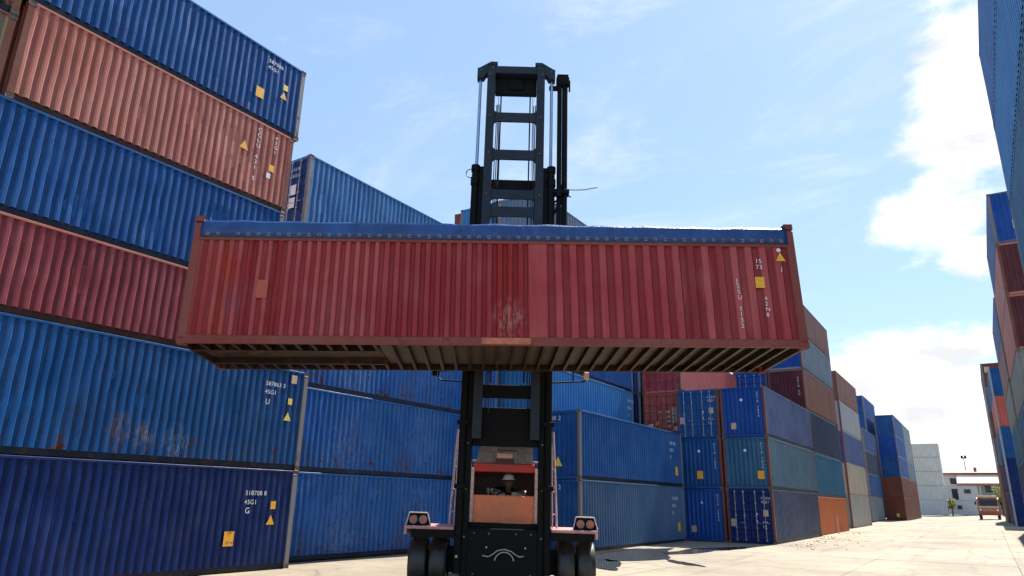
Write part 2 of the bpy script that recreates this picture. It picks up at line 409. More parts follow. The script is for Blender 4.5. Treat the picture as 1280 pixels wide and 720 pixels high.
# ------------------------------------------------------------------ shipping containers
CW = 2.438
CACHE = {}
def corr_pts(s0, s1, pitch, depth, prof=(.29, .19, .33, .19)):
    """(position, depth) pairs of a trapezoid corrugation between s0 and s1"""
    n = max(1, round((s1-s0)/pitch)); p = (s1-s0)/n; out = [(s0, 0)]
    for i in range(n):
        a = s0+i*p
        out += [(a+p*prof[0], 0), (a+p*(prof[0]+prof[1]), -depth), (a+p*(prof[0]+prof[1]+prof[2]), -depth), (a+p, 0)]
    return out
def corr_mesh(key, s0, s1, z0, z1, place, pitch=.278, depth=.045, rows=1, wob=0.0, seed=0, segs=None):
    k = (key, round(s0, 3), round(s1, 3), round(z0, 3), round(z1, 3), pitch, depth, rows, wob, seed)
    if k in CACHE: return CACHE[k]
    if segs:
        pts = []
        for (a, b_, p, d, pr) in segs:
            q = corr_pts(a, b_, p, d, pr); pts += q if not pts else q[1:] if abs(pts[-1][0]-q[0][0]) < 1e-4 else q
    else: pts = corr_pts(s0, s1, pitch, depth)
    rr = random.Random(seed); V = []; F = []
    m_ = len(pts); dents = [(rr.uniform(s0, s1), rr.uniform(z0+.4, z1-.3), rr.uniform(.15, .5), rr.uniform(.01, .03)) for _ in range(7)] if wob > .012 else []
    for r in range(rows+1):
        z = z0+(z1-z0)*r/rows
        for i, (s, d) in enumerate(pts):
            ds = dd = 0
            if wob and 0 < r < rows:
                ds = wob*noise.noise(Vector((s*2.1+seed, z*2.6, 1.3))); dd = wob*.5*noise.noise(Vector((s*1.3+seed, z*1.5, 7.7)))
                for (cs, cz, cr_, cd_) in dents:
                    q = ((s-cs)**2+(z-cz)**2)/(cr_*cr_)
                    if q < 4: dd -= cd_*math.exp(-q*1.5); ds += (s-cs)*.12*math.exp(-q*1.5)
            V.append(place(s+ds, z, min(0.004, d+dd)))
    for r in range(rows):
        for i in range(m_-1):
            a = r*m_+i; F.append((a, a+1, a+m_+1, a+m_))
    me = bpy.data.meshes.new(key); me.from_pydata(V, [], F)
    CACHE[k] = me; return me
def cached(key, fn):
    if key not in CACHE: CACHE[key] = fn()
    return CACHE[key]
def casting_mesh():
    mb = MB(); mb.box(-.162, 0, 0, .178, 0, .118); bm = mb.bm
    bm.faces.ensure_lookup_table()
    for f in list(bm.faces):
        r = bmesh.ops.inset_individual(bm, faces=[f], thickness=.038, depth=0)
        bmesh.ops.translate(bm, verts=f.verts, vec=-f.normal*.02)
    return mb.mesh('corner_casting')

def text_mesh(txt, size):
    k = ('txt', txt, size)
    if k in CACHE: return CACHE[k]
    cu = bpy.data.curves.new('t', 'FONT'); cu.body = txt; cu.size = size; cu.extrude = 0.001; cu.space_character = 1.1
    o = bpy.data.objects.new('t', cu); C.objects.link(o)
    bpy.context.view_layer.update()
    me = bpy.data.meshes.new_from_object(o.evaluated_get(bpy.context.evaluated_depsgraph_get()))
    bpy.data.objects.remove(o); me.materials.clear(); me.materials.append(None); me.name = 'marking'
    CACHE[k] = me; return me
FACE = {  # matrices that lay an x/y drawing on a face of the container: right side, near end, left side
 'R': Matrix(((0, 0, 1, 0), (1, 0, 0, 0), (0, 1, 0, 0), (0, 0, 0, 1))),
 'N': Matrix(((1, 0, 0, 0), (0, 0, -1, 0), (0, 1, 0, 0), (0, 0, 0, 1))),
}
def put_mark(parent, face, s, z, kind, size=.16, mat='mark_white', txt=None, rot=0.0, off=.004, bend=None):
    """a printed word or sticker on one face; s runs along the face, z up"""
    if kind == 'text': me = text_mesh(txt, size)
    else:
        key = ('mk', kind, size)
        def mk():
            mb = MB()
            if kind == 'rect': mb.prism([(-size/2, -size*.62), (size/2, -size*.62), (size/2, size*.62), (-size/2, size*.62)], 'z', 0, .002)
            if kind == 'wide': mb.prism([(-size/2, -size*.3), (size/2, -size*.3), (size/2, size*.3), (-size/2, size*.3)], 'z', 0, .002)
            if kind == 'tri': mb.prism([(-size/2, -size*.45), (size/2, -size*.45), (0, size*.5)], 'z', 0, .002)
            if kind == 'dot': mb.prism([(size/2*math.cos(a*math.pi/6), size/2*math.sin(a*math.pi/6)) for a in range(12)], 'z', 0, .002)
            return mb.mesh('sticker')
        me = cached(key, mk)
    o = link('marking' if kind == 'text' else 'sticker', me, parent, mat)
    loc = {'R': (off, s, z), 'N': (s, -off, z)}[face]
    o.matrix_local = Matrix.Translation(loc) @ FACE[face] @ Matrix.Rotation(rot, 4, 'Z')
    return o

def container(label, X, Y, z, L=12.19, H=2.59, col='blue_mid', near='blank', post=None, rail=None, detail=2, rows=1, wob=0.0, seed=0,
              marks=(), group='shipping containers stacked in the yard', W_=CW, rz=0.0, pitch=.278, name='shipping_container', door_rod='steel_rod', stick=()):
    post = post or 'post_grey'; rail = rail or col
    T = empty(name, (X, Y, z), rz, label, 'container', group)
    out = .012; z0, z1 = .165, H-.065
    # corrugated walls
    yA, yB = .165, L-.165
    link('side_panel', corr_mesh('side_panel', yA, yB, z0, z1, lambda s, t_, d: (-out+d, s, t_), pitch, .045, rows, wob, seed), T, col)
    link('side_panel', corr_mesh('side_panel_left', yA, yB, z0, z1, lambda s, t_, d: (-W_+out-d, yA+yB-s, t_), pitch, .036, 1, 0, 0), T, col)
    xa, xb = -W_+.14, -.14
    ends = [('near', near), ('far', 'blank')]
    for which, style in ends:
        sgn = 0 if which == 'near' else 1
        if style == 'blank':
            if sgn == 0: pf = lambda s, t_, d: (s, out-d+.01, t_)
            else: pf = lambda s, t_, d: (xa+xb-s, L-out+d-.01, t_)
            link('end_panel', corr_mesh('end_panel_'+which+str(L), xa, xb, z0, z1, pf, .25, .045, max(1, rows//2), wob*.6, seed if wob else 0), T, col)
        else:
            mid = (xa+xb)/2
            for k, (a, b_) in enumerate(((xa, mid-.006), (mid+.006, xb))):
                def mk(a=a, b_=b_):
                    V = []; F = []; bm = bmesh.new()
                    hs = [z0, z0+.10]; n = 5; step = (z1-z0-.2)/n
                    prof = [(z0, 0), (z0+.1, 0)]
                    for q in range(n):
                        zz_ = z0+.1+q*step
                        prof += [(zz_+.05, .028), (zz_+step-.09, .028), (zz_+step-.04, 0), (zz_+step, 0)]
                    prof += [(z1, 0)]
                    e = .07
                    cols = [a, a+e, b_-e, b_]
                    g_ = [[bm.verts.new((x, .03+(d if 0 < ci < 3 else 0), zz_)) for (zz_, d) in prof] for ci, x in enumerate(cols)]
                    for ci in range(3):
                        for r in range(len(prof)-1): bm.faces.new((g_[ci][r], g_[ci+1][r], g_[ci+1][r+1], g_[ci][r+1]))
                    me = bpy.data.meshes.new('door'); bm.to_mesh(me); bm.free(); return me
                d = link('door', cached(('door', k, H, L > 8), mk), T, col)
                w_ = b_-a
                for q in (.30, .72) if k == 0 else (.28, .70):
                    xr = a+w_*q
                    def mr(xr=xr):
                        mb = MB().tube((xr, -.012, .10), (xr, -.012, H-.06), .018, n=8)
                        for zz_ in (.16, .75, 1.35, 2.0, H-.14): mb.box(xr-.045, xr+.045, -.02, .03, zz_-.03, zz_+.03)
                        mb.tube((xr, -.02, 1.02), (xr+(.22 if k else -.22), -.03, .98), .014, n=6)
                        return mb.mesh('locking_rod')
                    link('locking_rod', cached(('rod', round(xr, 3), H), mr), d, door_rod)
                def mg():
                    mb = MB()
                    for zz_ in (.4, 1.0, 1.7, H-.4): mb.box(a-.03 if k == 0 else b_-.02, a+.02 if k == 0 else b_+.03, .0, .034, zz_-.06, zz_+.06)
                    return mb.mesh('hinge')
                link('hinge', cached(('hinge', k, H), mg), d, col)
    link('roof_panel', cached(('roof', L, H, W_), lambda: MB().box(-W_+.05, -.05, .1, L-.1, H-.045, H-.02).mesh('roof_panel')), T, col)
    link('floor_panel', cached(('floor', L, W_), lambda: MB().box(-W_+.06, -.06, .1, L-.1, .12, .15).mesh('floor_panel')), T, 'floor_wood')
    def brail(x0, x1): return lambda: MB().box(x0, x1, .16, L-.16, .018, .165).mesh('bottom_rail')
    def trail(x0, x1): return lambda: MB().box(x0, x1, .15, L-.15, H-.070, H-.012, .006).mesh('top_rail')
    def erail(y0, y1, za, zb): return lambda: MB().box(-W_+.15, -.15, y0, y1, za, zb).mesh('end_rail')
    if detail >= 2:
        link('bottom_rail', cached(('br', L), brail(-.11, -.055)), T, 'rail_dark' if rail not in ('pink_faded', 'maroon', 'salmon', 'orange', 'brown') else 'rail_brown')
        link('bottom_rail', cached(('brl', L, W_), brail(-W_+.055, -W_+.11)), T, 'rail_dark')
        link('top_rail', cached(('tr', L, H), trail(-.062, -.002)), T, rail)
        link('top_rail', cached(('trl', L, H, W_), trail(-W_+.002, -W_+.062)), T, rail)
        for key, y0, y1, za, zb in (('a', .012, .07, .018, .15), ('b', .012, .07, H-.11, H-.012), ('c', L-.07, L-.012, .018, .15), ('d', L-.07, L-.012, H-.11, H-.012)):
            link('end_rail', cached(('er', key, L, H, W_), erail(y0, y1, za, zb)), T, rail)
        for xs_, ys_ in ((0, 0), (1, 0), (0, 1), (1, 1)):
            def mp():
                x0, x1 = ((-.135, -.005), (-W_+.005, -W_+.135))[xs_]; y0, y1 = ((.006, .165), (L-.165, L-.006))[ys_]
                return MB().box(x0, x1, y0, y1, .118, H-.118, .012).mesh('corner_post')
            link('corner_post', cached(('cp', xs_, ys_, L, H, W_), mp), T, post)
        cm = cached('casting', casting_mesh)
        for xi in (0, 1):
            for yi in (0, 1):
                for zi in (0, 1):
                    o = link('corner_casting', cm, T, 'casting')
                    o.location = (-W_ if xi else 0, L if yi else 0, H if zi else 0)
                    o.scale = (-1 if xi else 1, -1 if yi else 1, -1 if zi else 1)
    else:
        def mf():
            mb = MB()
            for x0, x1 in ((-.11, -.055), (-W_+.055, -W_+.11)): mb.box(x0, x1, .15, L-.15, .018, .165)
            for x0, x1 in ((-.062, -.002), (-W_+.002, -W_+.062)): mb.box(x0, x1, .15, L-.15, H-.07, H-.012)
            for y0, y1 in ((.012, .07), (L-.07, L-.012)):
                mb.box(-W_+.15, -.15, y0, y1, .018, .15); mb.box(-W_+.15, -.15, y0, y1, H-.11, H-.012)
            return mb.mesh('rail_frame')
        link('rail_frame', cached(('rf', L, H, W_), mf), T, rail)
        for xs_, ys_ in ((0, 0), (1, 0), (0, 1), (1, 1)):
            def mp():
                x0, x1 = ((-.15, 0), (-W_, -W_+.15))[xs_]; y0, y1 = ((0, .165), (L-.165, L))[ys_]
                return MB().box(x0, x1, y0, y1, 0, H).mesh('corner_post')
            link('corner_post', cached(('cp1', xs_, ys_, L, H, W_), mp), T, post)
    for mk_ in marks: put_mark(T, *mk_[0], **mk_[1])
    return T

def code(face, s, z, txts, size=.17, dz=.24):
    return [((face, s, z-i*dz, 'text'), dict(size=size, txt=t_, mat='mark_white')) for i, t_ in enumerate(txts)]
def vert(face, s, z, txt, size=.2):
    """lettering stacked one below the other"""
    return [((face, s, z-i*size*.95, 'text'), dict(size=size, txt=ch, mat='mark_white')) for i, ch in enumerate(txt) if ch != ' ']
def stk(face, s, z, kind, size, mat): return [((face, s, z, kind), dict(size=size, mat=mat))]

L40 = 12.19
# ---- the tall near stack on the left (its six levels)
XA = -17.0
lev = [0, 2.70, 5.62, 7.78, 10.38, 12.96, 15.50]
def hh(i): return lev[i+1]-lev[i]
GL = 'containers in the tall near stack on the left'
H_ = hh(0)
container('dark navy container at the foot of the tall left stack', XA, 14.42-L40, lev[0], H=H_, col='navy', rows=6, wob=.02, seed=11, group=GL, pitch=.222,
          marks=code('R', L40-1.75, H_-.72, ['518708 8', '45G1'], .17, .24)+code('R', L40-1.7, H_-1.2, ['G'], .22)+stk('R', L40-.78, H_-.98, 'rect', .17, 'mark_amber')+stk('R', L40-.82, H_-1.38, 'tri', .27, 'mark_amber')+stk('R', L40-2.1, .86, 'rect', .30, 'mark_amber')
          + [(('R', L40-2.15, .98, 'text'), dict(size=.09, txt='9\'6"', mat='mark_black', off=.008)), (('R', L40-2.18, .74, 'text'), dict(size=.09, txt='2.9 m', mat='mark_black', off=.008))])
H_ = hh(1)
container('scraped blue container with rust sores, second from the ground in the tall left stack', XA, 14.45-L40, lev[1], H=H_, col='blue_scraped', rows=6, wob=.026, seed=23, group=GL, pitch=.222,
          marks=code('R', L40-1.55, H_-.58, ['587863 3', '45G1'], .17, .24)+code('R', L40-1.5, H_-1.12, ['U'], .22)+stk('R', L40-.62, H_-.95, 'rect', .15, 'mark_yellow')+stk('R', L40-.66, H_-1.4, 'tri', .26, 'mark_yellow')+stk('R', L40-.55, H_-.28, 'rect', .2, 'mark_tan'))
container('maroon red container, third from the ground in the tall left stack', XA, 13.1-L40, lev[2], H=hh(2), col='maroon', rail='pink_faded', post='post_brown', rows=5, wob=.02, seed=31, group=GL, pitch=.222)
H_ = hh(3)
container('bright blue container between the maroon and the faded pink one on the left', XA, 12.85-L40, lev[3], H=H_, col='blue_deep', rows=5, wob=.025, seed=37, group=GL, pitch=.222,
          marks=code('R', L40-1.5, .75, ['OCL', '4310'], .17, .24))
H_ = hh(4)
container('faded pink container under the topmost blue one on the left', XA, 12.86-7.75, lev[4], L=7.75, H=H_, col='pink_faded', post='post_brown', rows=5, wob=.02, seed=41, group=GL, pitch=.218,
          marks=vert('R', 7.75-1.35, H_-.35, 'CCLU 431 5', .19)+vert('R', 7.75-.72, H_-.35, '42G1', .17)+stk('R', 7.75-1.75, H_-1.0, 'tri', .3, 'mark_amber')+stk('R', 7.75-.72, H_-1.35, 'rect', .18, 'mark_amber')+stk('R', 7.75-.8, H_-1.62, 'rect', .14, 'mark_white'))
H_ = hh(5)
container('topmost blue container of the tall left stack against the sky', XA, 13.0-L40, lev[5], H=H_, col='blue_deep', rows=5, wob=.02, seed=43, group=GL, pitch=.222,
          marks=code('R', L40-1.45, H_-.42, ['587086', '45G1'], .17, .22)+stk('R', L40-.72, H_-.98, 'rect', .16, 'mark_yellow')+stk('R', L40-.76, H_-1.28, 'tri', .26, 'mark_amber')+stk('R', L40-1.62, H_-1.62, 'rect', .28, 'mark_amber'))
# next bay, only its far end shows in the corner
for zb, h_, cl, lb in ((9.95, 2.45, 'khaki_rust', 'khaki rusted container in the upper left corner, below the brown one'), (12.42, 2.59, 'rust_frame', 'rust brown container in the upper left corner, above the khaki one'),
                       (7.3, 2.6, 'brown', 'brown container hidden low in the bay left of the tall stack')):
    if zb > 8: container(lb, XA-.06, 5.0-L40, zb, H=h_, col=cl, post='rust_frame', rail='rust_frame', rows=1, group='rusty containers in the upper left corner')

# ---- second bay behind it, five high
XB = -18.5; zb = 0.0
specB = [('blue_worn', 'worn blue container with rust streaks at ground level left of the machine', 'blank'), ('blue_worn', 'scratched bright blue container second from the ground left of the machine', 'blank'),
         ('blue_worn', 'blue container third from the ground, just under the left half of the lifted red one', 'blank'), ('blue_mid', 'blue container fourth from the ground behind the lifted red one', 'blank'),
         ('steel_blue_l', 'steel blue container with dark door end, topping the stack left of the mast', 'door')]
paint('steel_blue_l', (.035, .155, .39), (.08, .23, .47), rust=.12, streak=.15)
for i, (cl, lb, nr) in enumerate(specB):
    h_ = 2.742
    T = container(lb, XB, 14.75, zb, H=h_, col=cl, near=nr, rows=5, wob=.03, seed=51+i, group='containers in the second stack on the left', pitch=.24,
              marks=(code('N', -.95, h_-.5, ['512 8', '45G1'], .18, .26)+stk('N', -.75, h_-1.25, 'rect', .32, 'mark_white')+stk('N', -.75, h_-1.75, 'rect', .32, 'mark_white')) if nr == 'door' else ())
    if nr == 'door':
        for ch in T.children:
            if ch.name.startswith('door'): ch.material_slots[0].material = MATS['navy']
    zb += h_

# ---- block behind the machine
for (Xc, cols, lbs) in ((-16.9, ['blue_mid', 'blue_mid', 'blue_light', 'blue_deep', 'blue_mid', 'steel_blue'],
                         ['lowest', 'second', 'light blue container third up behind the two-high blue stack right of the mast', 'deep blue container with a yellow label, over the light blue one right of the mast', 'fifth', 'grey blue container topping its stack just right of the mast']),
                        (-19.4, ['blue_mid']*5+['blue_light'], ['blue container on the ground hidden behind the machine', 'second', 'third', 'blue container fourth up hidden behind the lifted red one', 'blue container fifth up hidden behind the lifted red one', 'light blue end of a container seen between the mast rungs against the sky']),
                        (-21.9, ['brown']*6, ['brown container %s in the leftmost column behind the machine' % q_ for q_ in ('on the ground', 'second up', 'third up', 'fourth up', 'fifth up')]+['brown container end with a square blue and white sign beside the mast'])):
    zb = .02
    for i, cl in enumerate(cols):
        h_ = (2.76 if i < 3 else 2.93) if Xc > -21 else 3.05
        if True:
            lb = lbs[i]
            if lb in ('lowest', 'second', 'fifth', 'third'):
                lb = {('lowest', -16.9): 'blue container at the bottom of the high stack behind the two-high blue pair', ('second', -16.9): 'blue container second from the bottom of the high stack behind the two-high blue pair',
                      ('fifth', -16.9): 'blue container fifth from the bottom behind the lifted red one', ('second', -19.4): 'blue container behind the mast, second from the ground', ('third', -19.4): 'blue container seen between the low mast rungs, third from the ground'}[(lb, Xc)]
            mk = []
            if Xc == -16.9 and i == 3: mk = stk('R', L40-1.0, 1.55, 'rect', .35, 'mark_yellow')
            if Xc == -16.9 and i == 2: mk = code('R', L40-1.9, 2.1, ['518 703', '45G1', 'U'], .26, .42)+stk('R', L40-1.0, .55, 'rect', .35, 'mark_yellow')
            if Xc == -21.9 and i == 5: mk = stk('N', -1.55, 2.05, 'rect', .62, 'mark_white')+[(('N', -1.55, 2.05, 'rect'), dict(size=.44, mat='tarp', off=.01))]
            container(lb, Xc, 27.8 if Xc > -21 else 30.4, zb if Xc > -21 else zb+.0, L=11.2 if Xc == -16.9 else L40, H=h_, col=cl, group='containers in the high block behind the machine', marks=mk, post='post_brown' if cl == 'brown' else None)
        zb += h_
# ---- two-high pair right of the machine
for i, (cl, lb) in enumerate((('blue_mid_dusty', 'dusty blue container on the ground right of the machine'), ('blue_mid', 'blue container on top of the two-high pair right of the machine'))):
    if i == 0: paint('blue_mid_dusty', (.045, .11, .22), (.09, .17, .29), rust=.2, streak=.35)
    container(lb, -13.9, 26.4, i*2.86, H=2.86, col=cl, rows=3, wob=.015, seed=71+i, group='two-high pair of blue containers right of the machine', pitch=.25,
              marks=code('N', -1.98, 2.45, ['518700 2'], .26)+(stk('N', -1.05, .72, 'tri', .42, 'mark_yellow') if i else [])+code('R', L40-1.9, 2.15, ['518 700', '45G1', 'U'], .24, .36)+stk('R', L40-1.0, .8, 'rect', .36, 'mark_amber'))
for ob in [o for o in C.objects if o.type == 'EMPTY' and o['label'].startswith(('dusty blue container on', 'blue container on top of the two'))]:
    for ch in ob.children:
        if ch.name.startswith('end_panel') or (ch.name.startswith('end_rail')): ch.material_slots[0].material = MATS['blue_deep']
# ---- brown and salmon stack behind them
zb = .05
for i, (cl, lb, rods) in enumerate((('brown_red', 'brown container at the bottom behind the two-high blue pair', 'brown_red'), ('brown_red', 'brown container second from the bottom behind the two-high blue pair', 'brown_red'),
                          ('brown_red', 'brown red container with many white door markings, right of the light blue one', 'brown_red'), ('salmon', 'salmon red container with crimson doors just under the right half of the lifted one', 'maroon'))):
    h_ = 2.76; mk = []
    if i == 2:
        mk = (stk('N', -1.42, 2.1, 'rect', .34, 'mark_red')+stk('N', -1.55, .95, 'rect', .2, 'mark_amber')+stk('N', -2.05, .55, 'rect', .26, 'mark_tan')+stk('N', -1.95, .85, 'wide', .26, 'mark_white')
              + sum([stk('N', -.42, 1.75-k*.24, 'wide', .36, 'mark_tan') for k in range(4)], [])+stk('N', -.42, .62, 'rect', .2, 'mark_white')+sum([stk('N', -.85, 1.6-k*.28, 'wide', .26, 'mark_tan') for k in range(4)], [])+code('N', -1.5, 1.55, ['313'], .16))
    if i == 3: mk = stk('N', -2.05, 2.05, 'rect', .26, 'mark_amber')+stk('N', -1.55, 2.05, 'rect', .24, 'mark_amber')+stk('N', -2.05, 1.45, 'rect', .18, 'mark_white')+stk('N', -.9, 2.1, 'wide', .4, 'mark_white')+stk('N', -.35, 2.1, 'wide', .4, 'mark_white')
    T = container(lb, -14.3, 40.0, zb, H=h_, col=cl, near='door' if i > 1 else 'blank', post='post_brown', group='brown and salmon containers behind the lifted one', marks=mk, door_rod='post_brown')
    if i == 3:
        for ch in T.children:
            if ch.name.startswith('door'): ch.material_slots[0].material = paint('crimson', (.40, .05, .06), (.46, .12, .12), rust=.2)
    zb += h_
zb = .05
for i in range(4):
    mk = stk('N', -.95, 1.4, 'rect', .34, 'mark_yellow')+stk('N', -.9, .5, 'dot', .16, 'mark_white')+code('N', -1.0, 2.2, ['45G1'], .3) if i == 3 else (code('N', -1.3, 2.0, ['518 9', 'U1'], .3, .5)+code('N', -1.2, .8, ['C 4'], .3) if i == 2 else ())
    container(['blue container end at the ground left of the brown doors', 'navy container end second from the ground left of the brown doors', 'navy container end with faint lettering left of the brown doors', 'blue container end with yellow and white labels left of the crimson doors'][i], -16.9, 40.0, zb, H=2.76, col=['blue_mid', 'navy', 'navy', 'blue_deep'][i],
              group='narrow blue container ends left of the brown doors', marks=mk)
    zb += 2.76

# ---- block F: three high, two columns, its ends facing us
zb = .08
F1 = [('blue_royal', 'blank', 'bright blue container end at ground level, left of the navy doors'), ('blue_deep', 'blank', 'deep blue container end with an amber label, middle of the left column'), ('blue_teal', 'door', 'teal blue container with four silver door rods, top of the left column')]
F2 = [('navy', 'door', 'dark navy container with four silver door rods on the ground'), ('teal', 'blank', 'teal container end with a white scratch and amber label, above the navy doors'), ('blue_royal', 'blank', 'royal blue container end topping the front right column')]
sideF = ['navy_side', 'teal_side', 'greyblue_side']  # dusty sides, also paler than their ends: sunlight put into the paint
paint('navy_side', (.04, .06, .12), (.09, .11, .18), rust=.4, streak=.5); paint('teal_side', (.06, .135, .20), (.12, .20, .27), rust=.35, streak=.5); paint('greyblue_side', (.06, .095, .22), (.12, .16, .30), rust=.3, streak=.5)
for i in range(3):
    h_ = 2.71
    for X, sp in ((-11.83, F1[i]), (-9.32, F2[i])):
        mk = []
        if sp[1] == 'door':
            mk = code('N', -.62, 2.2, ['CCLU', '45G1'], .17, .2)+stk('N', -.42, 1.5, 'rect', .26, 'mark_tan')+code('N', -.62, 1.0, ['29.6', '3.8'], .15, .2)+stk('N', -2.1, 1.0, 'rect', .3, 'mark_tan')+stk('N', -.88, 1.45, 'dot', .1, 'mark_white')+stk('N', -.9, 1.1, 'dot', .1, 'mark_white')
        else:
            mk = vert('N', -.42, 2.3, '0518 7036', .165)+stk('N', -1.25, 2.0, 'tri' if i == 0 else 'dot', .16, 'mark_white')
            mk += stk('N', -1.75, .6, 'rect', .28, 'mark_tan') if sp[0] == 'blue_royal' else stk('N', -1.25 if X < -10 else -.5, .72, 'rect', .34, 'mark_amber')
        T = container(sp[2], X, 39.0+(.0 if X < -10 else .08), zb, H=h_, col=sp[0], near=sp[1], post='post_brown', rows=2, wob=.01, seed=81+i, marks=mk, group='front block of six containers with their ends to the aisle')
        if X > -10:
            for ch in T.children:
                if ch.name.startswith(('side_panel', 'top_rail')): ch.material_slots[0].material = MATS[sideF[i]]
        elif i < 2 and False: pass
    zb += h_
# ---- block G behind it, six high
zb = .0; hG = [2.62, 2.88, 2.8, 2.9, 2.7, 2.6]
colG = ['orange', 'teal_bright', 'navy_grey', 'brown_side', 'grey_blue', 'brown_side']; endG = [None, None, None, 'maroon_dark', 'blue_royal', 'maroon_dark']
paint('brown_side', (.24, .105, .075), (.33, .18, .14), rust=.3, streak=.45)
lbG = ['orange container with a red patch at the foot of the six-high stack', 'bright teal container on top of the orange one', 'navy grey container above the teal one in the six-high stack',
       'dusty brown container with a maroon end beside the lifted one', 'grey blue container with a bright blue end under the top brown one', 'brown container topping the six-high stack']
for i in range(6):
    T = container(lbG[i], -9.5, 51.5, zb, H=hG[i], col=colG[i], post='post_brown', group='six-high stack of mixed colours',
                  marks=vert('N', -.45, 2.2, '0518 70', .2) if i == 3 else (stk('N', -1.3, 1.25, 'rect', .26, 'mark_white') if i == 4 else (stk('R', 7.0, .75, 'rect', 1.0, 'patch_red') if i == 0 else ())))
    if endG[i]:
        for ch in T.children:
            if ch.name.startswith('end_panel'): ch.material_slots[0].material = MATS[endG[i]]
    if i < 5:
        container(['blue container on the ground hidden behind the front block', 'grey blue container second up hidden behind the front block', 'blue container with faint doors low behind the front block', 'blue container with silver door rods and white lettering beside the maroon end', 'dark blue container door end just under the lifted one'][i], -12.1, 52.0, zb+.0, H=hG[i], col=['blue_mid', 'grey_blue', 'blue_mid', 'blue_royal', 'blue_mid'][i], near='door',
                  group='blue door ends behind the front block', marks=code('N', -.95, .6, ['45G1 518'], .22) if i == 3 else ())
        if i == 3: container('narrow dark blue door end between the salmon container and the blue doors', -14.62, 52.0, zb, H=hG[i], col='blue_deep', near='door', group='blue door ends behind the front block')
    zb += hG[i]
# ---- block H, five high
zb = .22
for i, (cl, lb) in enumerate((('grey', 'grey container at the foot of the five-high stack'), ('beige', 'beige container second in the five-high stack'), ('blue_violet', 'violet blue container in the middle of the five-high stack'),
                              ('grey_pale', 'pale grey container under the brown one in the five-high stack'), ('brown_side', 'brown container topping the five-high stack'))):
    if i == 2: paint('blue_violet', (.05, .085, .26), (.10, .14, .33), rust=.15)
    if i == 3: paint('grey_pale', (.36, .38, .40), (.48, .49, .5), rust=.3)
    container(lb, -10.1, 70.0, zb, H=2.77, col=cl, post='post_brown', detail=1, group='five-high stack behind the six-high one'); zb += 2.77
# ---- stacks I
zb = .4
for i in range(4):
    container(['blue grey container at the foot of the four-high blue stack', 'blue container second in the four-high blue stack', 'dark blue container third in the four-high blue stack', 'bright blue container topping the four-high blue stack'][i],
              -11.5+0.0, 95.0, zb, H=2.7, col=['steel_blue', 'blue_deep', 'navy_grey', 'blue_violet'][i], detail=1, group='four-high blue stack farther down the aisle'); zb += 2.7
zb = .5
for i in range(6):
    container(['blue container at the foot of the tall far blue stack', 'blue container second up in the tall far blue stack', 'blue container third up in the tall far blue stack', 'blue container fourth up in the tall far blue stack', 'deep blue container under the topmost one of the tall far blue stack', 'topmost blue container of the tall far stack with pale markings'][i], -12.6, 109.0, zb, H=2.75, col=['blue_mid', 'blue_deep'][i % 2], detail=1,
              group='tall far blue stack', marks=stk('N', -1.2, .8, 'rect', .5, 'mark_white') if i == 5 else ())
    zb += 2.75
# ---- stack J: two brown under three blue
zb = .42
for i, (cl, lb) in enumerate((('brown', 'brown container at the foot of the far stack with three blue ones on top'), ('brown', 'brown container just under the blue ones of the far stack'), ('blue_mid', 'blue container right above the two brown ones'),
                              ('blue_royal', 'royal blue container second from the top of the far stack'), ('blue_teal', 'teal blue container topping the far stack'))):
    container(lb, -9.3, 110.5, zb, H=2.78, col=cl, detail=1, L=12.19, post='post_brown' if i < 2 else None, group='far stack of brown and blue containers', marks=stk('N', -1.0, .6, 'rect', .35, 'mark_yellow') if i == 0 else ())
    container(lb.replace('container', 'container end').replace('far stack', 'second far stack') if False else ['brown container behind the lowest brown one of the far stack', 'brown container behind the upper brown one of the far stack', 'grey blue container behind the blue ones of the far stack', 'pale blue container behind the royal blue one of the far stack', 'grey container behind the topmost teal one of the far stack'][i],
              -9.3, 123.2, zb, H=2.78, col=['brown', 'brown', 'steel_blue', 'grey_blue', 'grey_blue'][i], detail=1, group='second bay of the far brown and blue stack')
    zb += 2.78
# ---- stack K: five white ones lying across
zb = .62
for i in range(5):
    h_ = [2.8, 2.78, 2.76, 2.76, 2.75][i]
    container(['white container at the foot of the white stack', 'white container second from the foot of the white stack', 'white container in the middle of the white stack', 'white container second from the top of the white stack', 'topmost white container of the white stack'][i],
              -18.9, 166.0, zb, H=h_, col='white', detail=1, rz=-math.pi/2, group='white refrigerated containers stacked across the aisle', post='white'); zb += h_

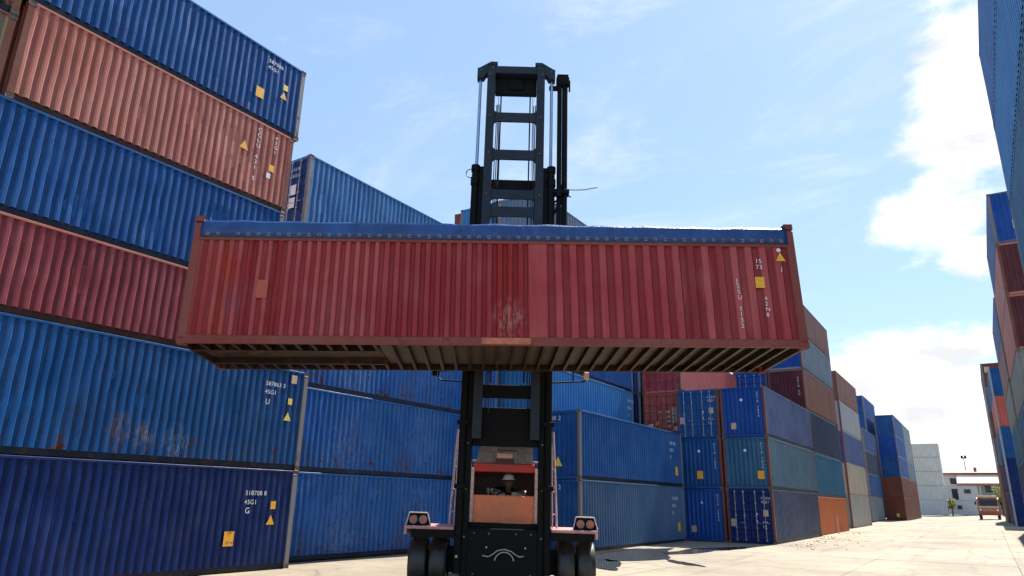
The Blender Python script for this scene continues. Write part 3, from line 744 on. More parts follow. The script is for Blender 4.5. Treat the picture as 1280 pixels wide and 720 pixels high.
# ---- right-hand wall of stacks
def rc(label, X, Y, z, **k): return container(label, X+CW, Y, z, **k)
zb = .06
R1c = ['blue_mid', 'blue_teal', 'blue_light', 'teal', 'blue_light', 'blue_light_b']
paint('blue_light_b', (.035, .13, .33), (.08, .20, .42), rust=.15, streak=.6, scr=.1)
for i in range(6):
    h_ = 2.79
    rc(['blue container at the foot of the near right stack', 'teal blue container second from the ground in the near right stack', 'blue container low in the near right stack at the picture edge', 'pale teal container third from the top of the near right stack', 'light blue container second from the top of the near right stack', 'topmost light blue container of the near right stack, in the upper right corner'][i],
       1.93, 25.6-L40, zb, H=h_, col=R1c[i], group='near right stack of light blue containers', rail='blue_light' if i > 3 else None)
    zb += h_
zb = .0; hR2 = [2.5, 2.5, 2.5, 2.55, 2.98, 2.93, 2.98]
for i in range(7):
    T = rc(['navy container at the foot of the seven-high right stack', 'orange container second in the seven-high right stack', 'teal grey container third in the seven-high right stack', 'grey green container under the two maroon ends on the right',
        'maroon container end under the other maroon one on the right', 'maroon container end under the top blue one on the right', 'blue container end with a tan label topping the right stack'][i],
       2.4, 44.5, zb, H=hR2[i], col=['navy', 'orange', 'teal', 'grey_green', 'pink_faded', 'pink_faded', 'greyblue_side'][i] if i != 3 or paint('grey_green', (.17, .20, .18), (.27, .29, .26)) else '', post='post_brown' if i in (4, 5) else None,
       group='seven-high stack on the right', marks=stk('N', -1.3, 1.0, 'rect', .42, 'mark_tan')+stk('N', -.5, 2.3, 'dot', .3, 'mark_white') if i == 6 else ())
    if i in (4, 5, 6):
        for ch in T.children:
            if ch.name.startswith('end_panel'): ch.material_slots[0].material = MATS['maroon_dark' if i < 6 else 'blue_royal']
    rc(['grey', 'navy_grey', 'teal', 'grey_green', 'brown_side', 'pink_faded', 'x'][i]+' container behind the seven-high right stack, level %s from the ground' % ['one', 'two', 'three', 'four', 'five', 'six', 'seven'][i] if False else
       ['grey container in the bay behind the seven-high right stack, on the ground', 'navy grey container in the bay behind the seven-high right stack, second up', 'teal container in the bay behind the seven-high right stack, third up', 'green grey container in the bay behind the seven-high right stack, fourth up',
        'dusty brown container in the bay behind the seven-high right stack, fifth up', 'grey blue container topping the bay behind the seven-high right stack', ''][i],
       2.35, 57.2, zb+.15, H=hR2[i], col=['grey', 'navy_grey', 'teal', 'grey_green', 'brown_side', 'greyblue_side', ''][i], detail=1, group='bay behind the seven-high right stack') if i < 6 else None
    zb += hR2[i]
zb = .62
for i in range(6):
    h_ = [2.9, 2.86, 2.8, 2.76, 2.6, 2.6][i]
    if i < 5:
        rc(['dark navy container on the ground beside the truck', 'dark navy container second up beside the truck', 'navy blue container third up in the right far stack', 'orange container between blue ones in the right far stack', 'dark blue container under the brown one in the right far stack'][i],
           1.75, 77.6, zb, H=h_, col=['navy', 'navy', 'blue_deep', 'brown_red', 'blue_deep'][i], detail=1, group='far right stack beside the truck', post='grey')
    rc(['brown container in the last bay on the right, at ground level', 'brown container in the last bay on the right, second up', 'grey container in the last bay on the right, third up', 'brown container in the last bay on the right, fourth up', 'grey blue container in the last bay on the right, fifth up', 'brown container with a tan label topping the far right stacks'][i],
       1.45, 91.0, zb+.1, H=h_, col=['brown_side', 'brown_side', 'grey', 'brown_side', 'grey_blue', 'brown'][i], detail=1, group='last bay of stacks on the right', marks=stk('N', -1.9, 1.9, 'rect', .5, 'mark_tan') if i == 5 else ())
    zb += h_

# ------------------------------------------------------------------ the lifted open-top container
Wd = Vector((-math.sin(YAW), math.cos(YAW), 0)); Rt = Vector((math.cos(YAW), math.sin(YAW), 0))
ex = Vector((.81540475, .57857881, .0196163)); ey = Vector((-.57763793, .8154007, -.03815931)); ez = ex.cross(ey).normalized()
O = Vector((-7.51, 10.91, 4.85))
HL, HW, HH = 12.28, 2.35, 2.63
T = empty('open_top_container', (0, 0, 0), 0, 'dark red open-top container with blue tarpaulin, lifted high in front of the mast', 'container')
M_ = Matrix((-ey, ex, ez)).transposed().to_4x4(); M_.translation = O - ex*HL/2
T.matrix_world = M_; HELD = T
segs = [(.14, .55, .2, .03, (.3, .2, .3, .2)), (.55, 3.85, .195, .036, (.33, .17, .33, .17)), (3.85, 6.75, .205, .04, (.40, .14, .32, .14)), (6.75, 7.0, .25, .004, (.3, .2, .3, .2)), (7.0, HL-.14, .296, .044, (.38, .13, .33, .16))]
link('side_panel', corr_mesh('held_side', .14, HL-.14, .17, 2.14, lambda s, z, d: (-.012+d, s, z), rows=8, wob=.006, seed=5, segs=segs), T, 'held_red')
link('side_panel', corr_mesh('held_back', .14, HL-.14, .17, 2.14, lambda s, z, d: (-HW+.012-d, HL-s, z), .29, .036), T, 'held_red')
part('bottom_rail', MB().box(-.06, -.002, .12, HL-.12, .005, .165, .006), T, 'held_rail'); part('bottom_rail', MB().box(-HW+.002, -HW+.06, .12, HL-.12, .005, .165, .006), T, 'held_under')
part('top_rail', MB().box(-.06, .004, .1, HL-.1, 2.14, 2.215, .008), T, 'held_rail'); part('top_rail', MB().box(-HW-.004, -HW+.06, .1, HL-.1, 2.14, 2.215, .008), T, 'held_rail')
part('repainted_strip', MB().box(-.03, .0035, 5.82, 6.78, .03, .155, .004), T, 'primer_orange')
part('weld_patch', MB().box(-.03, .006, 1.38, 1.60, .92, 1.30, .006), T, 'patch_red')
for yy in (.7, .98): pass
for a, b_ in ((0, .118), (HL-.118, HL)):
    for xx in (0, 1):
        x0, x1 = ((-.15, .0), (-HW, -HW+.15))[xx]
        part('corner_post', MB().box(x0, x1, a if a == 0 else HL-.17, .17 if a == 0 else HL, .118, HH-.118, .01), T, 'held_rail')
cm = cached('casting', casting_mesh)
for xi in (0, 1):
    for yi in (0, 1):
        for zi in (0, 1):
            o = link('corner_casting', cm, T, 'held_rail'); o.location = ((-HW-.003) if xi else .003, (HL+.004) if yi else -.004, (HH+.03) if zi else -.004); o.scale = (-1 if xi else 1, -1 if yi else 1, -1 if zi else 1)
for y0, y1 in ((.03, .09), (HL-.09, HL-.03)):
    part('end_rail', MB().box(-HW+.15, -.15, y0, y1, .01, .17), T, 'held_under'); part('end_rail', MB().box(-HW+.15, -.15, y0, y1, 2.4, 2.52), T, 'held_rail')
link('end_panel', corr_mesh('held_end_a', -HW+.14, -.14, .17, 2.42, lambda s, z, d: (s, .05-d, z), .25, .04), T, 'held_red')
link('end_panel', corr_mesh('held_end_b', -HW+.14, -.14, .17, 2.42, lambda s, z, d: (s, HL-.05+d, z), .25, .04), T, 'held_red')
part('floor_panel', MB().box(-HW+.05, -.05, .1, HL-.1, .146, .172), T, 'floor_wood')
cmx = MB().box(-HW+.055, -.055, -.03, .03, .13, .145).box(-HW+.055, -.055, .024, .03, .02, .13).box(-HW+.055, -.055, -.03, .03, .012, .02).mesh('cross_member')
cms = [MB().box(a, b_, -.03, .03, .13, .145).box(a, b_, .024, .03, .02, .13).box(a, b_, -.03, .03, .012, .02).mesh('cross_member') for a, b_ in ((-.62, -.055), (-HW+.055, -HW+.62))]
yk = .42
while yk < HL-.3:
    if yk < 3.75:
        for q in cms: link('cross_member', q, T, 'held_under').location = (0, yk, 0)
    else: link('cross_member', cmx, T, 'held_under').location = (0, yk, 0)
    yk += .302
part('tunnel_beam', MB().box(-.66, -.62, .1, 3.75, .012, .14).box(-.66, -.56, .1, 3.75, .002, .012), T, 'held_under')
part('tunnel_beam', MB().box(-HW+.62, -HW+.66, .1, 3.75, .012, .14).box(-HW+.56, -HW+.66, .1, 3.75, .002, .012), T, 'held_under')
part('tunnel_plate', MB().box(-HW+.66, -.66, .1, 3.75, .12, .135), T, 'held_under')
# tarpaulin with laced eyelets
bm = bmesh.new(); nY = 130
rows_ = [(.016, 2.20), (.020, 2.36), (.008, 2.52), (-.03, 2.585), (-.30, 2.60), (-HW/2, 2.615), (-HW+.30, 2.60), (-HW+.03, 2.585), (-HW-.008, 2.52), (-HW-.02, 2.36), (-HW-.016, 2.20)]
grid = []
for j in range(nY+1):
    y = .14+(HL-.28)*j/nY; rw = []
    sag = .018*abs(math.sin(math.pi*(y/1.02)))
    for k, (x, z) in enumerate(rows_):
        n_ = noise.noise(Vector((y*1.6, k*.9, 3.1)))
        edge = k in (0, 10)
        rw.append(bm.verts.new((x+(.014*n_ if k < 3 else 0)+(.008*math.sin(y*31) if edge and k == 0 else 0), y, z-(sag if 2 < k < 8 else 0)+(.012*n_ if edge else .02*n_ if k in (3, 4) else 0))))
    grid.append(rw)
for j in range(nY):
    for k in range(len(rows_)-1): bm.faces.new((grid[j][k], grid[j][k+1], grid[j+1][k+1], grid[j+1][k]))
me = bpy.data.meshes.new('tarpaulin'); bm.to_mesh(me); bm.free()
for p in me.polygons: p.use_smooth = True
TP = link('tarpaulin', me, T, 'tarp'); sm = TP.modifiers.new('thickness', 'SOLIDIFY'); sm.thickness = .006; sm.offset = 1
eye = MB().torus((0, 0, 0), (1, 0, 0), .029, .007, 14, 5).mesh('eyelet')
yk = .30; k = 0
while yk < HL-.25:
    if k != 2: link('eyelet', eye, TP, 'grey').location = (.034, yk, 2.262)
    yk += .2015; k += 1
rope = MB().path([(.038, .3+.2015*i, 2.262-.03*(i % 2)) for i in range(int((HL-.5)/.2015)+1)], .005, 5); part('lacing_rope', rope, TP, 'tarp')
# lettering and labels at the right end
for mk in (vert('R', HL-1.32, 1.35, 'JSSU 3132', .125)+vert('R', HL-.78, .98, '42N8', .12)+code('R', HL-.88, 1.78, ['15', '73'], .13, .13)
           + stk('R', HL-.83, 1.36, 'rect', .19, 'mark_amber')+stk('R', HL-.34, 1.92, 'tri', .2, 'mark_amber')+stk('R', HL-.36, 2.07, 'dot', .09, 'mark_white')
           + code('R', HL-.36, 1.62, ['J'], .11)): put_mark(T, *mk[0], **mk[1])

# ------------------------------------------------------------------ the container handler
MK = empty('container_handler', (0, 0, 0), 0, 'black and orange container handling truck with a tall mast, facing us', 'forklift')
q = Wd*16.0 - Rt*.11
MK.matrix_world = Matrix.Translation(q) @ Matrix.Rotation(YAW, 4, 'Z') @ Matrix.Rotation(R(.5), 4, 'Y')
K = MK
def ubeam(x0, x1, y0, y1, z0, z1, open_in, t_=.05):
    """channel section standing on end, its mouth towards the mast's middle"""
    s = 1 if open_in > 0 else -1
    xa = x0 if s > 0 else x1
    poly = [(x0, y0), (x1, y0), (x1, y0+t_), (x0+t_, y0+t_), (x0+t_, y1-t_), (x1, y1-t_), (x1, y1), (x0, y1)] if s > 0 else [(x0, y0), (x1, y0), (x1, y1), (x0, y1), (x0, y1-t_), (x1-t_, y1-t_), (x1-t_, y0+t_), (x0, y0+t_)]
    return MB().prism(poly, 'z', z0, z1)
part('outer_mast_rail', ubeam(-.90, -.762, .12, .52, .3, 10.12, 1), K, 'mast_black'); part('outer_mast_rail', ubeam(.765, .90, .12, .52, .3, 10.12, -1), K, 'mast_black')
part('inner_mast_rail', ubeam(-.76, -.555, .0, .34, 3.3, 13.05, 1), K, 'mast_skylit'); part('inner_mast_rail', ubeam(.555, .76, .0, .34, 3.3, 13.05, -1), K, 'mast_skylit')
def rung(z0, z1, y0=.06, y1=.12, x=.555, fil=.09):
    poly = [(-x, z0-fil), (-x, z1+fil), (-x+fil*.35, z1+fil*.35), (-x+fil, z1), (x-fil, z1), (x-fil*.35, z1+fil*.35), (x, z1+fil), (x, z0-fil), (x-fil*.35, z0-fil*.35), (x-fil, z0), (-x+fil, z0), (-x+fil*.35, z0-fil*.35)]
    return MB().prism(poly, 'y', y0, y1)
for z0, z1 in ((11.40, 11.66), (10.31, 10.58), (9.22, 9.46), (8.74, 9.0), (7.5, 7.75), (6.3, 6.55)): part('mast_crossbar', rung(z0, z1), K, 'mast_skylit')
for z0, z1, ya in ((9.58, 9.90, .40), (4.23, 4.54, .10), (3.15, 4.03, .24), (1.0, 1.5, .3)): part('mast_crossbar', MB().box(-.76, .76, ya, ya+.09, z0, z1, .01), K, 'mast_black')
part('head_plate', MB().box(-.55, .55, .20, .34, 12.30, 12.80, .01).box(-.22, .22, .18, .2, 12.42, 12.72, .02), K, 'mast_black')
part('head_beam', MB().box(-.555, .555, -.01, .34, 12.80, 13.02, .015), K, 'mast_skylit')
for s in (-1, 1):
    part('head_bracket', MB().prism([(s*.50, 13.05), (s*.50, 13.14), (s*.68, 13.14), (s*.99, 12.94), (s*1.03, 12.94), (s*1.03, 12.63), (s*.86, 12.66), (s*.80, 12.78), (s*.765, 12.78), (s*.765, 13.055), (s*.55, 13.055)], 'y', -.01, .22), K, 'mast_skylit')
    part('lift_rod', MB().tube((s*.945, .12, 10.0), (s*.945, .12, 12.68), .042, n=16), K, 'chrome', True)
    part('lift_cylinder', MB().tube((s*.965, .14, .45), (s*.965, .14, 10.1), .092, n=18).tube((s*.965, .14, 9.6), (s*.965, .14, 9.8), .115, n=18).tube((s*.965, .14, 9.98), (s*.965, .14, 10.14), .112, n=18), K, 'mast_black', True)
    part('lift_chain', MB().box(s*.385-.018, s*.385+.018, .16, .2, 4.6, 12.35).box(s*.455-.006, s*.455+.006, .18, .2, 4.6, 12.35), K, 'mast_black')
part('hose_loop', MB().torus((-1.08, .1, 9.9), (0, 1, 0), .12, .012, 18, 6), K, 'hose')
# hydraulic pack on the right side
part('side_cylinder', MB().tube((1.16, .15, 6.4), (1.16, .15, 12.62), .062, n=14).tube((1.30, .17, 6.4), (1.30, .17, 12.62), .075, n=14), K, 'mast_black', True)
part('cylinder_cap', MB().box(1.07, 1.41, .05, .27, 12.55, 12.82, .03).box(1.09, 1.39, .07, .25, 12.82, 12.86).box(1.40, 1.44, .1, .2, 12.4, 12.7), K, 'mast_black')
part('cylinder_bracket', MB().box(.88, 1.12, .1, .2, 12.42, 12.52).box(1.0, 1.42, .04, .3, 9.40, 9.52, .01).box(1.10, 1.22, .0, .1, 9.30, 9.62).tube((1.36, .12, 9.42), (1.02, .12, 8.85), .04, n=8).tube((1.28, .1, 9.3), (1.0, .1, 9.15), .03, n=8).tube((1.36, .05, 9.38), (1.46, .05, 9.3), .02, n=6), K, 'mast_black')
part('loose_hose', MB().path([(1.38, .1, 9.52), (1.6, .05, 9.50), (1.8, .0, 9.49), (1.97, .0, 9.53), (2.12, .0, 9.56)], .016, 6), K, 'hose_pale', True)
for i, hx in enumerate((-.50, -.46, -.42, .49, .53)):
    pts = [(hx+.01*math.sin(k*1.7+i), .26+.02*math.sin(k*.9+i*2), 3.9+k*.9) for k in range(10)]
    part('hydraulic_hose', MB().path(pts, .013, 6), K, 'hose', True)
def bolts(name, pts, r=.022, d=.02):
    for p in pts: part(name, MB().tube((p[0], p[1]-d, p[2]), (p[0], p[1], p[2]), r, n=6), K, 'casting')
bolts('bolt', [(s*x, -.01, z) for s in (-1, 1) for x, z in ((.62, 12.95), (.70, 12.75), (.93, 12.86), (.66, 9.3), (.66, 10.45), (.66, 11.5))])
bolts('bolt', [(s*x, .10, z) for s in (-1, 1) for x, z in ((.62, 1.28), (.62, .45), (.30, 1.28), (.84, 2.2), (.84, 3.2), (.84, 1.2))])
for s in (-1, 1):
    part('mast_roller', MB().tube((s*.74, .25, 3.45), (s*.90, .25, 3.45), .09, n=16), K, 'casting', True)
    for zc in (2.2, 3.6): part('cylinder_clamp', MB().box(s*.97-.13, s*.97+.13, .02, .26, zc, zc+.11, .01), K, 'mast_black')
# carriage and spreader behind the container
part('carriage', MB().box(-.7, .7, -.14, -.02, 4.9, 7.2, .02), K, 'mast_black')
sp = MB().box(-5.9, 5.9, -.30, -.12, 6.72, 7.0, .02).box(-1.5, 1.5, -.32, -.10, 6.3, 6.72, .02)
for s in (-1, 1): sp.box(s*5.95-.14, s*5.95+.14, -.32, -.10, 6.3, 7.0, .02)
o = part('spreader', sp, K, 'mast_black'); o.rotation_euler = (0, R(.6), R(1.9)); o.location = (0, -.05, 0)
# lower front, hoses
part('lower_plate', MB().box(-.76, .76, .10, .18, .30, 1.38, .01), K, 'mast_black')
arc_pts = [(.05+.21*math.cos(a), .02, .70+.21*math.sin(a)) for a in [R(10+160*i/12) for i in range(13)]]
part('hydraulic_hose', MB().path(arc_pts, .013, 6), K, 'hose_pale', True)
part('hydraulic_hose', MB().path([(-.42, .05, .83), (-.3, .03, .81), (-.2, .02, .86), (-.1, .01, .94), (.05, .0, .97), (.2, .01, .93), (.3, .02, .86), (.38, .04, .82), (.47, .05, .84)], .014, 6), K, 'hose_pale', True)
part('grease_nipple', MB().tube((-.34, .0, 1.0), (-.34, .1, 1.0), .02).tube((.5, .0, 1.0), (.5, .1, 1.0), .02).tube((-.98, -.02, .8), (-.98, .1, .8), .03), K, 'hose_pale')
part('chassis', MB().box(-.95, .95, .62, 5.2, .38, 1.30, .03), K, 'mast_black'); part('front_axle', MB().tube((-2.1, .85, .58), (2.1, .85, .58), .16, n=16).box(-1.45, 1.45, .6, 1.1, .42, .95, .03), K, 'mast_black')
for s in (-1, 1):
    part('fender', MB().box(s*1.07 if s > 0 else -2.15, 2.08 if s > 0 else -1.07, .05, 1.7, 1.335, 1.40, .012).box((2.02 if s > 0 else -2.15), (2.08 if s > 0 else -2.09), .06, 1.68, 1.22, 1.335), K, 'fender_pink')
    part('fender_skirt', MB().box(1.06 if s > 0 else -2.0, 2.0 if s > 0 else -1.06, .10, .16, 1.16, 1.33), K, 'mast_black')
    for xx, tn in ((1.36+.05, 0), (1.82+.05, 1)):
        mb = MB(); n = 40
        prof = [(-.20, .30), (-.205, .44), (-.19, .52), (-.14, .565), (-.05, .58), (.05, .58), (.14, .565), (.19, .52), (.205, .44), (.20, .30)]
        rings = []
        for i in range(n):
            a = 2*math.pi*i/n
            rings.append([mb.bm.verts.new((s*xx+px, .85+(rr-(.012 if (i % 2 and rr > .55) else 0))*math.cos(a), .585+(rr-(.012 if (i % 2 and rr > .55) else 0))*math.sin(a))) for px, rr in prof])
        for i in range(n):
            for j in range(len(prof)-1): mb.bm.faces.new((rings[i][j], rings[i][j+1], rings[(i+1) % n][j+1], rings[(i+1) % n][j]))
        wt = part('wheel', mb, K, 'rubber', True)
        part('rim', MB().tube((s*xx-.15, .85, .585), (s*xx+.15, .85, .585), .31, n=24).tube((s*xx-.17, .85, .585), (s*xx+.17, .85, .585), .12, n=12), wt, 'machine_orange')
    cx = s*1.84-.02
    hp = part('lamp_bracket', MB().prism([(cx-.26, 1.40), (cx+.26, 1.40), (cx+.18, 1.66), (cx-.20, 1.66)], 'y', .22, .34), K, 'mast_black')
    part('bracket_edge', MB().path([(cx-.27, .2, 1.41), (cx-.21, .2, 1.67), (cx+.19, .2, 1.67), (cx+.27, .2, 1.41)], .013, 6), hp, 'rail_pink')
    for dx in (-.11, .10):
        lp = part('headlight', MB().tube((cx+dx, .16, 1.525), (cx+dx, .24, 1.525), .088, n=18), K, 'guard_grey', True)
        part('lamp_lens', MB().tube((cx+dx, .150, 1.525), (cx+dx, .162, 1.525), .070, n=18), lp, 'lens')
    part('hand_rail', MB().path([(s*1.22, .7, 1.40), (s*1.19, .7, 2.2), (s*1.15, .7, 3.0), (s*1.12, .7, 3.55)], .024, 8).path([(s*1.12, .7, 1.40), (s*1.10, .7, 2.6), (s*1.09, .7, 3.3)], .016, 8)
         .path([(s*1.21, .7, 1.7), (s*1.11, .7, 1.7)], .014, 6).path([(s*1.19, .7, 2.2), (s*1.11, .7, 2.2)], .014, 6).path([(s*1.17, .7, 2.7), (s*1.10, .7, 2.7)], .014, 6), K, 'rail_pink', True)
    part('mirror_arm', MB().path([(s*.9, .3, 4.62), (s*1.55, .3, 4.64), (s*1.62, .3, 4.70), (s*1.62, .3, 4.86), (s*1.30, .3, 4.88)] if s < 0 else [(.9, .3, 4.64), (1.80, .3, 4.70), (1.84, .3, 4.74), (1.84, .3, 4.92), (1.55, .3, 4.95), (1.55, .3, 4.72)], .02, 6), K, 'mast_black')
    part('work_lamp', MB().box(s*1.70-.07 if s < 0 else 1.80, s*1.70+.05 if s < 0 else 1.92, .25, .38, 4.74, 4.92, .02), K, 'mast_black' if s < 0 else 'mark_tan')
part('number_plate', MB().prism([(-2.18, 1.41), (-2.10, 1.68), (-2.02, 1.66), (-2.0, 1.5), (-1.94, 1.62), (-1.88, 1.64), (-1.95, 1.41)], 'y', .40, .42), K, 'wall_white')
# operator's compartment
part('front_panel', MB().box(-.76, .76, 1.20, 1.26, 1.44, 2.09, .02), K, 'machine_orange')
part('panel_trim', MB().box(-.72, .72, 1.16, 1.20, 1.40, 1.45, .01).box(-.80, -.72, 1.15, 1.20, 1.40, 2.72, .01).box(.72, .80, 1.15, 1.20, 1.40, 2.72, .01), K, 'rail_pink')
part('cab_wall', MB().box(-.86, -.82, 1.2, 2.7, 1.3, 2.8).box(.82, .86, 1.2, 2.7, 1.3, 2.8).box(-.86, .86, 2.70, 2.76, 1.3, 2.8), K, 'cab_dark_red')
part('cab_floor', MB().box(-.86, .86, 1.2, 2.7, 1.3, 1.36), K, 'mast_black')
part('cab_pillar', MB().path([(-.78, 1.17, 1.4), (-.84, 1.17, 1.9), (-.82, 1.17, 2.8)], .03, 8).path([(.78, 1.17, 1.4), (.84, 1.17, 1.9), (.82, 1.17, 2.8)], .03, 8), K, 'rail_pink', True)
part('roof_beam', MB().box(-.74, .72, 1.17, 1.30, 2.62, 2.82, .02), K, 'machine_red')
part('overhead_guard', MB().prism([(-.70, 2.83), (.70, 2.83), (.62, 3.17), (.56, 3.24), (-.54, 3.24), (-.62, 3.17)], 'y', 1.22, 1.30), K, 'guard_grey')
part('guard_lip', MB().box(-.56, .58, 1.17, 1.24, 3.20, 3.26, .01), K, 'guard_grey')
for x0, x1, zt in ((-.60, -.27, 3.10), (.30, .44, 3.08), (.47, .62, 3.08)): part('guard_panel', MB().box(x0, x1, 1.195, 1.22, 2.86, zt, .012), K, 'post_grey')
part('roof_lamp', MB().box(-.20, .18, 1.14, 1.2, 2.94, 3.06, .015), K, 'mark_tan'); part('lamp_box', MB().box(-.22, .22, 1.16, 1.21, 2.80, 2.935).path([(-.18, 1.16, 3.13), (.3, 1.16, 3.12)], .012, 6), K, 'cab_dark_red')
part('cab_roof', MB().box(-.80, .80, 1.26, 2.8, 2.82, 2.90, .02), K, 'guard_grey')
part('seat', MB().box(-.26, .26, 1.95, 2.45, 1.50, 1.66, .05).box(-.26, .26, 2.40, 2.55, 1.6, 2.3, .05), K, 'mast_black')
part('steering_wheel', MB().torus((0, 1.48, 2.08), (0, -.6, 1), .17, .018, 20, 6).tube((0, 1.40, 1.5), (0, 1.48, 2.08), .03), K, 'mast_black', True)
part('control_lever', MB().tube((-.36, 1.55, 1.4), (-.38, 1.45, 2.20), .02).tube((-.38, 1.45, 2.15), (-.385, 1.43, 2.26), .035), K, 'guard_grey')
part('engine_hood', MB().prism([(2.9, 1.3), (5.0, 1.3), (5.1, 1.9), (4.9, 2.15), (2.9, 2.25)], 'x', -.8, .8), K, 'machine_orange')
part('counterweight', MB().box(-1.15, 1.15, 4.9, 5.7, .45, 1.75, .12), K, 'mast_black')
for s in (-1, 1):
    wt = part('wheel', MB().tube((s*.78, 4.2, .5), (s*1.15, 4.2, .5), .5, n=32), K, 'rubber', True); part('rim', MB().tube((s*1.10, 4.2, .5), (s*1.17, 4.2, .5), .26, n=20), wt, 'machine_orange')
part('exhaust_pipe', MB().tube((.6, 3.2, 2.2), (.6, 3.2, 2.75), .05), K, 'mast_black', True)

# ------------------------------------------------------------------ the operator
def skinned(name, joints, edges, mat, parent, sub=2, root=0):
    me = bpy.data.meshes.new(name); me.from_pydata([j[0] for j in joints], edges, [])
    o = bpy.data.objects.new(name, me); C.objects.link(o)
    sk = o.modifiers.new('skin', 'SKIN'); sb = o.modifiers.new('sub', 'SUBSURF'); sb.levels = sub; sb.render_levels = sub
    bpy.context.view_layer.update()
    for i, j in enumerate(joints):
        sv = me.skin_vertices[0].data[i]; rr = j[1]; sv.radius = rr if isinstance(rr, tuple) else (rr, rr); sv.use_root = (i == root)
    bpy.context.view_layer.update()
    me2 = bpy.data.meshes.new_from_object(o.evaluated_get(bpy.context.evaluated_depsgraph_get()))
    bpy.data.objects.remove(o)
    for p in me2.polygons: p.use_smooth = True
    me2.materials.clear()
    return link(name, me2, parent, mat)
PS = empty('person', (0, 0, 0), 0, 'operator in white hard hat and pale shirt seated behind the orange panel', 'person')
PS.matrix_world = MK.matrix_world @ Matrix.Translation((.10, -.62, -.42)) @ Matrix.Scale(1.2, 4)
J = [((0, 2.18, 1.70), .13), ((0, 2.10, 1.90), .15), ((0, 2.02, 2.06), .15), ((0, 1.96, 2.16), .055), ((0, 1.92, 2.22), .055),            # pelvis..neck
     ((0, 1.90, 2.30), .085), ((0, 1.88, 2.40), .088),                                                                      # head
     ((-.17, 2.02, 2.10), .06), ((-.34, 1.86, 2.17), .048), ((-.27, 1.66, 2.19), .036), ((-.20, 1.56, 2.18), .025),
     ((.17, 2.02, 2.10), .06), ((.34, 1.86, 2.15), .048), ((.27, 1.66, 2.16), .036), ((.20, 1.56, 2.15), .025),
     ((-.10, 2.05, 1.70), .09), ((-.16, 1.72, 1.72), .07), ((-.16, 1.62, 1.42), .05), ((-.16, 1.52, 1.40), .04),
     ((.10, 2.05, 1.70), .09), ((.16, 1.72, 1.72), .07), ((.16, 1.62, 1.42), .05), ((.16, 1.52, 1.40), .04)]
Ed = [(0, 1), (1, 2), (2, 3), (3, 4), (4, 5), (5, 6), (2, 7), (7, 8), (8, 9), (9, 10), (2, 11), (11, 12), (12, 13), (13, 14), (0, 15), (15, 16), (16, 17), (17, 18), (0, 19), (19, 20), (20, 21), (21, 22)]
for base, s in ((10, -1), (14, 1)):                       # palm to five fingers
    bx, by, bz = J[base][0]
    for f in range(4):
        a = len(J); dx = (f-1.5)*.019
        J += [((bx+dx, by-.045, bz+.012), .010), ((bx+dx, by-.07-.004*(f % 2), bz-.012), .008)]; Ed += [(base, a), (a, a+1)]
    a = len(J); J += [((bx-s*.035, by-.01, bz+.012), .011), ((bx-s*.045, by-.035, bz+.006), .009)]; Ed += [(base, a), (a, a+1)]
skinned('body', J, Ed, 'skin', PS)
Js = [((0, 2.17, 1.74), .15), ((0, 2.10, 1.90), .165), ((0, 2.02, 2.06), .165), ((0, 1.98, 2.13), .08), ((-.18, 2.02, 2.10), .075), ((-.34, 1.86, 2.17), .062), ((-.29, 1.70, 2.19), .046), ((.18, 2.02, 2.10), .075), ((.34, 1.86, 2.15), .062), ((.29, 1.70, 2.16), .046)]
skinned('shirt', Js, [(0, 1), (1, 2), (2, 3), (2, 4), (4, 5), (5, 6), (2, 7), (7, 8), (8, 9)], 'shirt', PS)
mb = MB(); n = 20; prof = [(.0, .125), (.05, .12), (.09, .10), (.115, .06), (.122, .03), (.128, 0)]
prof = [(0.0, 2.525), (.05, 2.518), (.09, 2.49), (.112, 2.45), (.118, 2.415), (.15, 2.405), (.15, 2.398), (.11, 2.40)]
rg = []
for i in range(n):
    a = 2*math.pi*i/n; rg.append([mb.bm.verts.new((r_*math.cos(a)*1.0, 1.885+r_*math.sin(a)*1.12-(.03 if (z_ < 2.41 and math.sin(a) < 0) else 0), z_+ (.0))) for r_, z_ in prof[1:]])
tp = mb.bm.verts.new((0, 1.885, 2.525))
for i in range(n):
    mb.bm.faces.new((tp, rg[i][0], rg[(i+1) % n][0]))
    for j in range(len(prof)-2): mb.bm.faces.new((rg[i][j], rg[i][j+1], rg[(i+1) % n][j+1], rg[(i+1) % n][j]))
part('hard_hat', mb, PS, 'hardhat', True)
part('face', MB().prism([(-.012, 2.36), (.012, 2.36), (.018, 2.315), (-.018, 2.315)], 'y', 1.775, 1.80).box(-.045, -.018, 1.80, 1.81, 2.352, 2.364).box(.018, .045, 1.80, 1.81, 2.352, 2.364).box(-.03, .03, 1.80, 1.81, 2.27, 2.28), PS, 'cab_dark_red')
for s in (-1, 1): part('ear', MB().box(s*.092-.01, s*.092+.01, 1.87, 1.91, 2.31, 2.37, .006), PS, 'skin')

